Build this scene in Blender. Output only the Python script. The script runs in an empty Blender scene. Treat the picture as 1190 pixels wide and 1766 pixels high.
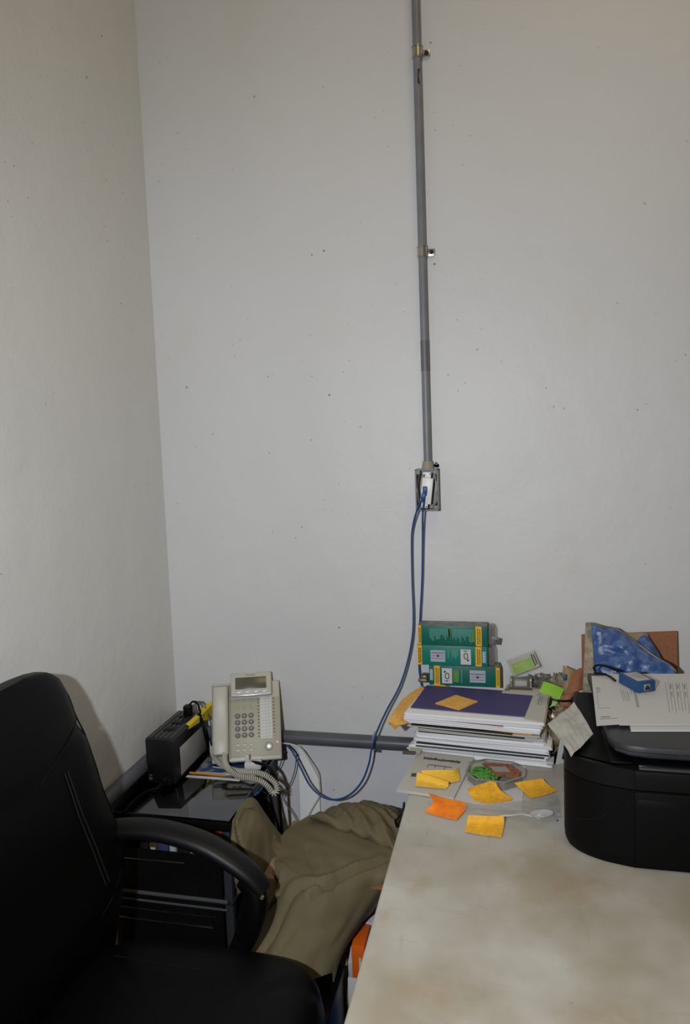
import bpy, bmesh, math, random
from mathutils import Vector, Matrix, noise
random.seed(7)
sc = bpy.context.scene
COL = sc.collection
V = Vector
# ---------------------------------------------------------------- camera
F_PX = 1250.0; PX, PY = 594.0, 864.0; FW, FH = 1190, 1766
zc = -V((503, -13600, -F_PX)).normalized()
yc = V((288, 126, -F_PX)).normalized(); yc = (yc - zc * yc.dot(zc)).normalized()
xc = yc.cross(zc)
ROT = Matrix((xc, yc, zc))
CAM = V((1.072, -2.095, 1.62))
cd = bpy.data.cameras.new('camera'); cam = bpy.data.objects.new('camera', cd); COL.objects.link(cam)
cam.matrix_world = Matrix.Translation(CAM) @ ROT.to_4x4()
cd.sensor_fit = 'VERTICAL'; cd.sensor_height = 36; cd.lens = 36 * F_PX / FH
cd.shift_x = (FW / 2 - PX) / FH; cd.shift_y = -(FH / 2 - PY) / FH
cd.clip_start = 0.02
sc.camera = cam
# ---------------------------------------------------------------- light
sc.view_settings.view_transform = 'Standard'; sc.view_settings.look = 'None'
sc.view_settings.exposure = 0.0; sc.view_settings.gamma = 1
w = bpy.data.worlds.new('world'); sc.world = w; w.use_nodes = True
w.node_tree.nodes['Background'].inputs[0].default_value = (1.0, .86, .66, 1)
w.node_tree.nodes['Background'].inputs[1].default_value = 0.035
def lamp(name, kind, loc, energy, color, size=.1, aim=None):
    l = bpy.data.lights.new(name, kind); l.energy = energy; l.color = color
    o = bpy.data.objects.new(name, l); COL.objects.link(o); o.location = loc
    if kind == 'AREA': l.size = size
    else: l.shadow_soft_size = size
    if aim is not None: o.rotation_euler = (V(aim) - V(loc)).to_track_quat('-Z', 'Y').to_euler()
    return o
FLASH = CAM + ROT @ V((-.30, .03, -.02))
fl = lamp('camera_flash', 'SPOT', FLASH, 90, (.925, .955, 1.0), .022, (.86, 0, 1.22))
fl.data.spot_size = math.radians(140); fl.data.spot_blend = 1.0
lamp('ceiling_lamp', 'AREA', (1.9, -1.6, 4.2), 17, (1.0, .77, .43), 1.2, (1.4, -.6, 0))
sc.cycles.caustics_reflective = False
# ---------------------------------------------------------------- helpers
def ray(px, py): return ROT @ V(((px - PX) / F_PX, -(py - PY) / F_PX, -1))
def Z(px, py, z): r = ray(px, py); return CAM + r * ((z - CAM.z) / r.z)
def Y(px, py, y): r = ray(px, py); return CAM + r * ((y - CAM.y) / r.y)
def X(px, py, x): r = ray(px, py); return CAM + r * ((x - CAM.x) / r.x)
def lin(c): c /= 255.; return c / 12.92 if c <= .04045 else ((c + .055) / 1.055) ** 2.4
def mat(name, rgb, rough=.6, metal=0, var=None, bump=None, coat=0, spec=.5):
    m = bpy.data.materials.new(name); m.use_nodes = True
    nt = m.node_tree; b = nt.nodes['Principled BSDF']
    c = tuple(lin(x) for x in rgb) + (1,)
    b.inputs['Base Color'].default_value = c
    b.inputs['Roughness'].default_value = rough; b.inputs['Metallic'].default_value = metal
    b.inputs['Specular IOR Level'].default_value = spec
    b.inputs['Coat Weight'].default_value = coat
    tc = nt.nodes.new('ShaderNodeTexCoord')
    if var:
        sc_, rgb2, lo, hi = var
        n = nt.nodes.new('ShaderNodeTexNoise'); n.inputs['Scale'].default_value = sc_; n.inputs['Detail'].default_value = 5
        nt.links.new(tc.outputs['Object'], n.inputs['Vector'])
        r = nt.nodes.new('ShaderNodeValToRGB'); r.color_ramp.elements[0].position = lo; r.color_ramp.elements[1].position = hi
        r.color_ramp.elements[0].color = c; r.color_ramp.elements[1].color = tuple(lin(x) for x in rgb2) + (1,)
        nt.links.new(n.outputs['Fac'], r.inputs['Fac']); nt.links.new(r.outputs['Color'], b.inputs['Base Color'])
    if bump:
        n = nt.nodes.new('ShaderNodeTexNoise'); n.inputs['Scale'].default_value = bump[0]; n.inputs['Detail'].default_value = 6
        nt.links.new(tc.outputs['Object'], n.inputs['Vector'])
        bp = nt.nodes.new('ShaderNodeBump'); bp.inputs['Strength'].default_value = bump[1]; bp.inputs['Distance'].default_value = bump[2] if len(bump) > 2 else .002
        nt.links.new(n.outputs['Fac'], bp.inputs['Height']); nt.links.new(bp.outputs['Normal'], b.inputs['Normal'])
    return m
def clear_mat(name, tint=(235, 238, 238), gloss=.12, rough=.08, body=.12):
    m = bpy.data.materials.new(name); m.use_nodes = True; nt = m.node_tree; nt.nodes.clear()
    o = nt.nodes.new('ShaderNodeOutputMaterial'); t = nt.nodes.new('ShaderNodeBsdfTransparent'); g = nt.nodes.new('ShaderNodeBsdfGlossy')
    d = nt.nodes.new('ShaderNodeBsdfDiffuse'); a = nt.nodes.new('ShaderNodeMixShader'); b = nt.nodes.new('ShaderNodeMixShader')
    c = tuple(lin(x) for x in tint) + (1,)
    t.inputs[0].default_value = c; d.inputs[0].default_value = c; g.inputs['Roughness'].default_value = rough
    lw = nt.nodes.new('ShaderNodeLayerWeight'); lw.inputs[0].default_value = .35
    ad = nt.nodes.new('ShaderNodeMath'); ad.operation = 'MULTIPLY_ADD'; ad.inputs[1].default_value = .22; ad.inputs[2].default_value = gloss * .4; ad.use_clamp = True
    nt.links.new(lw.outputs['Fresnel'], ad.inputs[0])
    a.inputs[0].default_value = body; nt.links.new(t.outputs[0], a.inputs[1]); nt.links.new(d.outputs[0], a.inputs[2])
    nt.links.new(ad.outputs[0], b.inputs[0]); nt.links.new(a.outputs[0], b.inputs[1]); nt.links.new(g.outputs[0], b.inputs[2])
    n = nt.nodes.new('ShaderNodeTexNoise'); n.inputs['Scale'].default_value = 60
    bp = nt.nodes.new('ShaderNodeBump'); bp.inputs['Strength'].default_value = .6; bp.inputs['Distance'].default_value = .003
    nt.links.new(n.outputs['Fac'], bp.inputs['Height']); nt.links.new(bp.outputs['Normal'], g.inputs['Normal'])
    nt.links.new(b.outputs[0], o.inputs[0]); return m

class G:
    def __init__(s): s.bm = bmesh.new()
    def box(s, lo, hi, bev=0, M=None, seg=2):
        b = bmesh.new(); bmesh.ops.create_cube(b, size=1)
        lo, hi = V(lo), V(hi); c = (lo + hi) / 2; d = hi - lo
        for v in b.verts: v.co = V((v.co.x * d.x + c.x, v.co.y * d.y + c.y, v.co.z * d.z + c.z))
        if bev: bmesh.ops.bevel(b, geom=list(b.edges), offset=min(bev, min(map(abs, d)) * .45), segments=seg, affect='EDGES', profile=.5)
        return s.add(b, M)
    def add(s, b, M=None):
        if M is not None: b.transform(M)
        me = bpy.data.meshes.new('t'); b.to_mesh(me); b.free(); s.bm.from_mesh(me); bpy.data.meshes.remove(me); return s
    def prism(s, pts, a, b_, axis='z', bev=0, M=None):
        b = bmesh.new()
        def mk(p, h): return {'z': (p[0], p[1], h), 'y': (p[0], h, p[1]), 'x': (h, p[0], p[1])}[axis]
        lo = [b.verts.new(mk(p, a)) for p in pts]; hi = [b.verts.new(mk(p, b_)) for p in pts]
        b.faces.new(lo[::-1]); b.faces.new(hi); n = len(pts)
        for i in range(n): b.faces.new((lo[i], lo[(i + 1) % n], hi[(i + 1) % n], hi[i]))
        bmesh.ops.recalc_face_normals(b, faces=b.faces)
        if bev: bmesh.ops.bevel(b, geom=list(b.edges), offset=bev, segments=2, affect='EDGES', profile=.5)
        return s.add(b, M)
    def rings(s, rs, cap=True, M=None, closed=False):
        b = bmesh.new(); R = [[b.verts.new(p) for p in r] for r in rs]; n = len(rs[0])
        m = len(R)
        for i in range(m if closed else m - 1):
            for j in range(n): b.faces.new((R[i][j], R[i][(j + 1) % n], R[(i + 1) % m][(j + 1) % n], R[(i + 1) % m][j]))
        if cap and not closed: b.faces.new(R[0][::-1]); b.faces.new(R[-1])
        bmesh.ops.recalc_face_normals(b, faces=b.faces)
        return s.add(b, M)
    def tube(s, path, r, seg=8, smooth=6, closed=False, flat=1.0, up=V((0, 0, 1)), M=None):
        p = spline(path, smooth) if smooth else [V(q) for q in path]
        rs = []; n = len(p); prev = None
        for i in range(n):
            t = (p[min(i + 1, n - 1)] - p[max(i - 1, 0)])
            if t.length < 1e-9: t = V((0, 0, 1))
            t.normalize()
            if prev is None: a = up - t * up.dot(t); a = a if a.length > .05 else V((1, 0, 0)) - t * t.x
            else: a = prev - t * prev.dot(t)
            a.normalize(); prev = a; c = t.cross(a)
            rr = r(i / (n - 1)) if callable(r) else r
            rs.append([p[i] + a * math.cos(k * 2 * math.pi / seg) * rr * flat + c * math.sin(k * 2 * math.pi / seg) * rr for k in range(seg)])
        return s.rings(rs, M=M)
    def cyl(s, a, b_, r, seg=16, r2=None, M=None):
        r2 = r if r2 is None else r2
        return s.tube([a, b_], lambda t: r + (r2 - r) * t, seg, 0, M=M)
    def grid(s, rows, thick=.0008, M=None):
        b = bmesh.new(); n = len(rows); m = len(rows[0])
        R = [[b.verts.new(p) for p in r] for r in rows]
        for i in range(n - 1):
            for j in range(m - 1): b.faces.new((R[i][j], R[i][j + 1], R[i + 1][j + 1], R[i + 1][j]))
        b.normal_update()
        if thick:
            L = [[b.verts.new(R[i][j].co - R[i][j].normal * thick) for j in range(m)] for i in range(n)]
            for i in range(n - 1):
                for j in range(m - 1): b.faces.new((L[i][j], L[i + 1][j], L[i + 1][j + 1], L[i][j + 1]))
            for j in range(m - 1):
                b.faces.new((R[0][j], L[0][j], L[0][j + 1], R[0][j + 1])); b.faces.new((R[-1][j], R[-1][j + 1], L[-1][j + 1], L[-1][j]))
            for i in range(n - 1):
                b.faces.new((R[i][0], R[i + 1][0], L[i + 1][0], L[i][0])); b.faces.new((R[i][-1], L[i][-1], L[i + 1][-1], R[i + 1][-1]))
            bmesh.ops.recalc_face_normals(b, faces=b.faces)
        return s.add(b, M)
    def sphere(s, c, r, sc3=(1, 1, 1), M=None, sub=2):
        b = bmesh.new(); bmesh.ops.create_icosphere(b, subdivisions=sub, radius=r)
        for v in b.verts: v.co = V((v.co.x * sc3[0], v.co.y * sc3[1], v.co.z * sc3[2])) + V(c)
        return s.add(b, M)
    def quadmark(s, q, u0, v0, u1, v1, h=.0006):   # thin raised mark on a quad (bl, br, tr, tl)
        n = (q[1] - q[0]).cross(q[3] - q[0]).normalized()
        c = [bil(q, u, v) for u, v in ((u0, v0), (u1, v0), (u1, v1), (u0, v1))]
        s.rings([[p + n * .0001 for p in c], [p + n * h for p in c]]); return s
def bil(q, u, v): return q[0] * (1 - u) * (1 - v) + q[1] * u * (1 - v) + q[2] * u * v + q[3] * (1 - u) * v
def spline(path, k=6):
    p = [V(q) for q in path]; out = []
    if len(p) < 3: return p
    for i in range(len(p) - 1):
        a, b, c, d = p[max(i - 1, 0)], p[i], p[i + 1], p[min(i + 2, len(p) - 1)]
        for j in range(k):
            t = j / k
            out.append(.5 * ((2 * b) + (c - a) * t + (2 * a - 5 * b + 4 * c - d) * t * t + (3 * b - a - 3 * c + d) * t ** 3))
    out.append(p[-1]); return out
def patch(rows, k=6, wr=None, kk=None):
    R = [spline(r, k) for r in rows]; cols = list(zip(*R)); C_ = [spline(c, kk or k) for c in cols]
    out = [list(r) for r in zip(*C_)]
    if wr: out = [[p + V(wr(p)) for p in r] for r in out]
    return out
SEP = math.radians(38)
def obj(name, g, m, parent=None, world=False, smooth=True, **kw):
    me = bpy.data.meshes.new(name)
    g.bm.normal_update(); g.bm.to_mesh(me); g.bm.free()
    o = bpy.data.objects.new(name, me); COL.objects.link(o)
    for mm in (m if isinstance(m, list) else [m]): me.materials.append(mm)
    if smooth:
        me.shade_smooth(); me.set_sharp_from_angle(angle=SEP)
    if parent is not None:
        o.parent = parent
        if world: me.transform(wm(parent).inverted())
    else:
        co = [v.co for v in me.vertices]
        c = V((sum(p.x for p in co) / len(co), sum(p.y for p in co) / len(co), min(p.z for p in co)))
        me.transform(Matrix.Translation(-c)); o.location = c
    tag(o, **kw); return o
def wm(o):
    M = o.matrix_basis.copy()
    while o.parent: o = o.parent; M = o.matrix_basis @ M
    return M
def tag(o, label=None, cat=None, group=None, kind=None):
    if label: o['label'] = label
    if cat: o['category'] = cat
    if group: o['group'] = group
    if kind: o['kind'] = kind
def thing(name, label, cat, loc=(0, 0, 0), rz=0, group=None, rot=None):
    o = bpy.data.objects.new(name, None); COL.objects.link(o); o.location = loc
    o.rotation_euler = rot if rot else (0, 0, rz); o.empty_display_size = .05
    tag(o, label, cat, group); return o
def text(s, size, M, depth=.0004):
    c = bpy.data.curves.new('txt', 'FONT'); c.body = s; c.size = size; c.extrude = depth; c.align_x = 'CENTER'; c.align_y = 'CENTER'; c.resolution_u = 3
    o = bpy.data.objects.new('txt', c); me = o.to_mesh(); b = bmesh.new(); b.from_mesh(me); o.to_mesh_clear()
    bpy.data.objects.remove(o); bpy.data.curves.remove(c)
    g = G(); g.add(b, M); return g
def frame(o, x, y):   # matrix with origin o, axes x, y and normal x cross y
    x = V(x).normalized(); n = x.cross(V(y)).normalized(); y = n.cross(x)
    m = Matrix((x, y, n)).transposed().to_4x4(); m.translation = V(o); return m
def wrinkle(a, s, seed=0):
    return lambda p: V((0, 0, a)) * noise.noise(p * s + V((seed, seed * 2, 0))) + V((a * .5, 0, 0)) * noise.noise(p * s * 1.7 + V((seed, 7, 3)))
# ---------------------------------------------------------------- materials
white_pl = mat('white_plastic', (205, 207, 208), .45)
pvc = mat('grey_pvc', (116, 118, 124), .42, var=(14, (124, 125, 129), .4, .6))
pvc_dark = mat('dark_grey_pvc', (86, 88, 96), .38, var=(9, (76, 78, 86), .4, .6))
steel = mat('steel', (190, 185, 172), .32, .85)
dark_hole = mat('dark_mark', (35, 35, 38), .8)
ink = mat('printed_ink', (70, 70, 74), .7)
light_ink = mat('pale_ink', (140, 141, 143), .7)
blackp = mat('black_plastic', (9, 9, 11), .4, spec=.2, bump=(180, .15, .0006))
blackm = mat('matte_black', (9, 9, 10), .6, spec=.25)
black_gl = mat('black_gloss_panel', (10, 11, 13), .12)
leather = mat('black_leather', (5, 6, 7), .45, spec=.16, bump=(260, .35, .0006), var=(3, (8, 8, 9), .4, .65))
stitch = mat('stitching', (30, 27, 24), .7)
chrome = mat('chrome', (200, 202, 205), .18, 1)
mirror_gl = mat('black_mirror_glass', (124, 126, 130), .03, 1.0, var=(5, (112, 114, 118), .45, .62))
blue_c = mat('blue_cable', (20, 68, 128), .45)
phone_m = mat('phone_plastic', (186, 184, 172), .42)
phone_p = mat('phone_panel', (172, 168, 150), .5)
phone_k = mat('phone_keys_grey', (118, 118, 116), .5)
phone_s = mat('phone_silver', (200, 201, 200), .3, .3)
lcd = mat('lcd_screen', (92, 91, 78), .25)
paper = mat('white_paper', (200, 201, 202), .7)
paper2 = mat('bright_paper', (236, 237, 240), .7)
paper3 = mat('cream_paper', (190, 188, 180), .7)
manila = mat('manila_orange', (222, 166, 74), .7, var=(120, (234, 182, 92), .4, .6))
purple = mat('purple_card', (66, 58, 112), .6)
yellow = mat('sticky_note_yellow', (242, 194, 62), .7)
yellow2 = mat('sticky_note_print', (240, 182, 40), .75, var=(90, (226, 166, 40), .45, .6))
orange_n = mat('sticky_note_orange', (250, 128, 22), .7, var=(60, (252, 146, 30), .4, .6))
tagy = mat('yellow_tag', (232, 205, 20), .6)
teal = mat('teal_card', (0, 118, 104), .45)
teal2 = mat('teal_card_dark', (0, 98, 84), .45)
teal_t = mat('teal_print', (84, 160, 148), .5)
ylabel = mat('yellow_label', (232, 178, 26), .5)
greyc = mat('grey_inner_card', (140, 138, 136), .6, var=(60, (110, 106, 104), .4, .6))
lime = mat('lime_card', (136, 186, 22), .5)
lime2 = mat('pale_lime_card', (146, 208, 72), .5)
card_b = mat('brown_cardboard', (150, 98, 68), .75, var=(200, (138, 90, 62), .4, .6))
card_l = mat('light_cardboard', (158, 134, 108), .8, var=(200, (148, 126, 102), .4, .6))
kraft = mat('crumpled_brown_plastic', (96, 80, 56), .3, var=(30, (148, 134, 112), .45, .6))
news = mat('grey_newsprint', (186, 186, 180), .8, var=(50, (172, 172, 168), .45, .65))
khaki = mat('khaki_twill', (112, 103, 76), .85, bump=(900, .25, .0005), var=(7, (102, 93, 68), .4, .65))
blue_b = mat('blue_pouch', (50, 82, 138), .35, var=(45, (88, 118, 164), .45, .65), bump=(140, .5, .002))
blue_bx = mat('blue_enclosure', (34, 74, 122), .45)
blue_pr = mat('blue_print', (24, 62, 128), .5)
orange_p = mat('orange_print', (216, 96, 12), .5)
clear = clear_mat('clear_plastic', (250, 250, 250), gloss=.05, body=.02)
clear_bag = clear_mat('clear_film', (246, 246, 244), .3, .10, .10)
blister = clear_mat('blister_plastic', (232, 232, 228), .15, .12, .14)
green_pcb = mat('green_board', (84, 164, 50), .5, var=(180, (24, 64, 18), .52, .58))
copper_pcb = mat('copper_board', (158, 92, 60), .5, var=(140, (104, 66, 46), .5, .58))
cd_m = mat('disc_grey', (90, 92, 94), .3, .5)

def wall_mat(name, base, lower=None, zl=.69, gloss=.5, seed=0.):
    m = bpy.data.materials.new(name); m.use_nodes = True; nt = m.node_tree; N = nt.nodes.new; L = nt.links.new
    b = nt.nodes['Principled BSDF']; b.inputs['Roughness'].default_value = gloss
    geo = N('ShaderNodeNewGeometry')
    def ns(scale, det=4):
        n = N('ShaderNodeTexNoise'); n.inputs['Scale'].default_value = scale; n.inputs['Detail'].default_value = det; L(geo.outputs['Position'], n.inputs['Vector']); return n
    def ramp(src, a, b_, ca=(0, 0, 0, 1), cb=(1, 1, 1, 1)):
        r = N('ShaderNodeValToRGB'); r.color_ramp.elements[0].position = a; r.color_ramp.elements[1].position = b_
        r.color_ramp.elements[0].color = ca; r.color_ramp.elements[1].color = cb; L(src, r.inputs['Fac']); return r
    def mix(fac, c1, c2):
        x = N('ShaderNodeMix'); x.data_type = 'RGBA'
        if hasattr(fac, 'links') or hasattr(fac, 'is_linked'): L(fac, x.inputs[0])
        else: x.inputs[0].default_value = fac
        for c, i in ((c1, 6), (c2, 7)):
            if isinstance(c, tuple): x.inputs[i].default_value = c
            else: L(c, x.inputs[i])
        return x.outputs[2]
    B = tuple(lin(x) for x in base) + (1,); B2 = tuple(lin(x - 6) for x in base) + (1,)
    col = ramp(ns(1.3, 6).outputs['Fac'], .35, .7, B, B2).outputs['Color']
    col = mix(ramp(ns(4.5, 8).outputs['Fac'], .58, .85).outputs['Color'], col, tuple(lin(x) for x in (base[0] - 4, base[1] - 7, base[2] - 16)) + (1,))
    if lower:
        sx = N('ShaderNodeSeparateXYZ'); L(geo.outputs['Position'], sx.inputs[0])
        lt = N('ShaderNodeMath'); lt.operation = 'LESS_THAN'; lt.inputs[1].default_value = zl; L(sx.outputs['Z'], lt.inputs[0])
        col = mix(lt.outputs[0], col, tuple(lin(x) for x in lower) + (1,))
    for scale, rad, dens in ((16, .050, .66), (42, .080, .74), (9, .036, .62)):
        vo = N('ShaderNodeTexVoronoi'); vo.inputs['Scale'].default_value = scale; L(geo.outputs['Position'], vo.inputs['Vector'])
        l = N('ShaderNodeMath'); l.operation = 'LESS_THAN'; l.inputs[1].default_value = rad; L(vo.outputs['Distance'], l.inputs[0])
        sp = N('ShaderNodeSeparateColor'); L(vo.outputs['Color'], sp.inputs[0])
        g = N('ShaderNodeMath'); g.operation = 'GREATER_THAN'; g.inputs[1].default_value = dens; L(sp.outputs[0], g.inputs[0])
        mu = N('ShaderNodeMath'); mu.operation = 'MULTIPLY'; L(l.outputs[0], mu.inputs[0]); L(g.outputs[0], mu.inputs[1])
        gr = ramp(ns(1.1 + scale * .01, 2).outputs['Fac'], .42, .62)
        m2 = N('ShaderNodeMath'); m2.operation = 'MULTIPLY'; L(mu.outputs[0], m2.inputs[0]); L(gr.outputs['Color'], m2.inputs[1])
        col = mix(m2.outputs[0], col, (.20, .19, .17, 1))
    L(col, b.inputs['Base Color'])
    n1 = ns(5, 8); n2 = ns(70, 3); ad = N('ShaderNodeMath'); ad.operation = 'MULTIPLY_ADD'; ad.inputs[1].default_value = .06
    L(n2.outputs['Fac'], ad.inputs[0]); L(n1.outputs['Fac'], ad.inputs[2])
    bp = N('ShaderNodeBump'); bp.inputs['Strength'].default_value = .55; bp.inputs['Distance'].default_value = .012
    L(ad.outputs[0], bp.inputs['Height']); L(bp.outputs['Normal'], b.inputs['Normal'])
    return m
wallm = wall_mat('painted_concrete', (210, 211, 212), (206, 208, 213))
walls = wall_mat('painted_concrete_side', (220, 220, 217), None, gloss=.32)
floorm = mat('concrete_floor', (92, 88, 82), .6, var=(6, (70, 66, 62), .4, .65))
def table_mat():
    m = mat('stained_white_laminate', (190, 188, 180), .5, var=(4.5, (158, 150, 132), .40, .68)); nt = m.node_tree
    b = nt.nodes['Principled BSDF']; src = b.inputs['Base Color'].links[0].from_socket
    tc = nt.nodes.new('ShaderNodeTexCoord')
    def layer(src, scale, stretch, lo, hi, col, rot=0):
        mp = nt.nodes.new('ShaderNodeMapping'); mp.inputs['Scale'].default_value = stretch; mp.inputs['Rotation'].default_value = (0, 0, rot)
        nt.links.new(tc.outputs['Object'], mp.inputs['Vector'])
        n = nt.nodes.new('ShaderNodeTexNoise'); n.inputs['Scale'].default_value = scale; n.inputs['Detail'].default_value = 8; n.inputs['Roughness'].default_value = .65
        nt.links.new(mp.outputs[0], n.inputs['Vector'])
        r = nt.nodes.new('ShaderNodeValToRGB'); r.color_ramp.elements[0].position = lo; r.color_ramp.elements[1].position = hi
        nt.links.new(n.outputs['Fac'], r.inputs['Fac'])
        x = nt.nodes.new('ShaderNodeMix'); x.data_type = 'RGBA'; nt.links.new(r.outputs['Color'], x.inputs[0]); nt.links.new(src, x.inputs[6])
        x.inputs[7].default_value = tuple(lin(c) for c in col) + (1,); return x.outputs[2]
    src = layer(src, 7, (1, 1, 1), .53, .80, (160, 142, 110))
    src = layer(src, 20, (.35, 2.4, 1), .62, .84, (150, 140, 120), .75)
    src = layer(src, 22, (2.6, .3, 1), .63, .86, (150, 140, 120), -.5)
    src = layer(src, 38, (1, 1, 1), .68, .74, (126, 102, 72))
    nt.links.new(src, b.inputs['Base Color']); return m
tablem = table_mat()
# ---------------------------------------------------------------- structure
obj('wall_back', G().box((-.15, 0, 0), (3.2, .15, 4.3)), wallm, kind='structure')
obj('wall_left', G().box((-.15, -4.2, 0), (0, 0, 4.3)), walls, kind='structure')
obj('floor', G().box((-.15, -4.2, -.1), (3.2, .15, 0)), floorm, kind='structure')
# ---------------------------------------------------------------- vertical conduit with straps
XC = .837
t = thing('conduit_pipe', 'thin grey vertical conduit pipe running down the back wall to the outlet box', 'pipe', (XC, -.016, 1.5))
obj('pipe', G().cyl((XC, -.016, 1.522), (XC, -.016, 4.3), .0115, 20), pvc, t, world=True)
obj('coupling', G().cyl((XC, -.016, 1.79), (XC, -.016, 1.875), .0122, 20), mat('grey_coupling', (104, 104, 108), .4), t, world=True)
obj('scuff_mark', G().prism([(XC + .001, 2.565), (XC + .007, 2.56), (XC + .004, 2.585), (XC + .008, 2.60), (XC + .002, 2.60)], -.0285, -.0268, 'y'), dark_hole, t, world=True)
for zz in (Y(722, 90, -.016).z, Y(731, 434, -.016).z):
    s = obj('pipe_strap', G().cyl((XC, -.016, zz - .011), (XC, -.016, zz + .011), .0138, 20).cyl((XC, -.016, zz + .012), (XC, -.016, zz + .0145), .0145, 20)
            .cyl((XC, -.016, zz - .0145), (XC, -.016, zz - .012), .0145, 20).box((XC + .008, -.006, zz - .011), (XC + .034, -.001, zz + .009), .001), steel, t, world=True)
    obj('screw', G().cyl((XC + .025, -.0095, zz - .001), (XC + .025, -.005, zz - .001), .006, 6), dark_hole, s, world=True)
# ---------------------------------------------------------------- outlet box
bx0, bx1, bz0, bz1 = .802, .868, 1.394, 1.513
t = thing('outlet_box', 'open grey outlet box on the back wall at the foot of the vertical pipe', 'outlet', (.836, 0, bz0))
g = G().box((bx0, -.042, bz0), (bx0 + .004, -.001, bz1), .001).box((bx1 - .004, -.042, bz0), (bx1, -.001, bz1), .001)
g.box((bx0, -.042, bz0), (bx1, -.001, bz0 + .004), .001).box((bx0, -.042, bz1 - .004), (bx1, -.001, bz1), .001).box((bx0, -.008, bz0), (bx1, -.001, bz1))
for sx, sz in ((bx0 + .009, bz0 + .009), (bx1 - .009, bz0 + .009), (bx0 + .009, bz1 - .009), (bx1 - .009, bz1 - .009)): g.box((sx - .006, -.041, sz - .006), (sx + .006, -.004, sz + .006), .002)
obj('box_body', g, mat('box_grey', (128, 129, 132), .5), t, world=True)
obj('hub', G().cyl((XC, -.016, bz1 - .002), (XC, -.016, bz1 + .022), .0185, 20, .0145), mat('weathered_hub', (150, 144, 126), .6), t, world=True)
obj('mounting_lug', G().cyl((bx1 - .006, -.004, bz1 + .014), (bx1 - .006, 0, bz1 + .014), .012, 16).box((bx1 - .018, -.004, bz1 - .004), (bx1, -.001, bz1 + .012)), white_pl, t, world=True)
obj('screw', G().cyl((bx1 - .008, -.009, bz1 + .014), (bx1 - .008, -.003, bz1 + .014), .0045, 10), mat('blue_screw', (44, 50, 90), .5), t, world=True)
random.seed(3)
for k in range(9):
    a = random.choice((-1, 1)); x0 = .838 + a * random.uniform(.015, .027)
    p = [(x0, -.02 - random.random() * .012, 1.50), (x0 + a * .010 * random.random(), -.034, 1.475 - .01 * random.random()), (x0 + a * .006, -.038, 1.445), (x0 + .004 * random.uniform(-1, 1), -.034, 1.42), (.838 + a * .012, -.02, 1.402)]
    p = [(min(max(q[0], bx0 + .007), bx1 - .007), q[1], q[2]) for q in p]
    obj('wire', G().tube(p, .0022, 6), mat('wire_%d' % k, random.choice([(170, 156, 120), (110, 96, 66), (190, 186, 176), (142, 122, 84), (50, 48, 44)]), .5), t, world=True)
Mt = Matrix.Translation((.836, -.047, 1.455)) @ Matrix.Rotation(math.radians(7), 4, 'Y')
f = obj('face_plate', G().box((-.0155, -.006, -.040), (.0155, .004, .034), .0015, Mt).box((-.012, -.003, -.052), (.007, .002, -.040), .001, Mt).box((-.009, -.003, .034), (.008, .002, .050), .001, Mt).box((-.0155, -.003, .042), (-.007, .002, .049), .001, Mt), mat('outlet_white', (226, 226, 226), .4), t, world=True)
for a_, r_ in (((-.011, .0415), .0018), ((.005, .045), .002), ((.003, -.048), .002)):
    obj('screw_hole', G().cyl((a_[0], -.004, a_[1]), (a_[0], -.0025, a_[1]), r_, 10, M=Mt), dark_hole, f, world=True)
# blue network cables
def plug(px, py, y, parent, ang=0, s=1):
    c = Y(px, py, y); M = Matrix.Translation(c) @ Matrix.Rotation(ang, 4, 'Y')
    obj('plug', G().box((-.006 * s, -.006, -.008 * s), (.006 * s, .006, .010 * s), .0015, M).cyl((0, 0, -.016 * s), (0, 0, -.006 * s), .0045 * s, 10, M=M), blue_c, parent, world=True)
pa = [Y(729, 861, -.062), Y(724, 868, -.06), Y(718, 884, -.05), Y(713, 903, -.035), Y(710, 930, -.028), Y(711, 1000, -.026), Y(713, 1060, -.03), Y(711, 1100, -.035), Y(702, 1145, -.042), Y(688, 1186, -.05),
      Y(667, 1225, -.06), Y(650, 1262, -.07), Y(641, 1292, -.08), Y(636, 1318, -.085), Y(624, 1348, -.09), Y(604, 1370, -.092), Y(580, 1379, -.094), Y(556, 1374, -.092), Y(535, 1355, -.088), Y(519, 1325, -.08), Y(505, 1297, -.07), Y(493, 1284, -.06)]
a = thing('network_cable', 'blue network cable looping from the outlet box to the desk phone', 'cable', pa[0])
obj('cable', G().tube(pa, .0029, 8), blue_c, a, world=True); plug(730, 856, -.06, a, .3)
pb = [Y(733, 852, -.056), Y(731, 868, -.058), Y(729, 890, -.05), Y(729, 930, -.03), Y(728, 1000, -.024), Y(725, 1060, -.022), Y(723, 1110, -.02), Y(723, 1150, -.018), Y(726, 1175, -.02), Y(730, 1196, -.022)]
b = thing('network_cable', 'blue network cable dropping straight from the outlet box behind the green boxes', 'cable', pb[0])
obj('cable', G().tube(pb, .0029, 8), blue_c, b, world=True); plug(733, 845, -.058, b)
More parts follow.
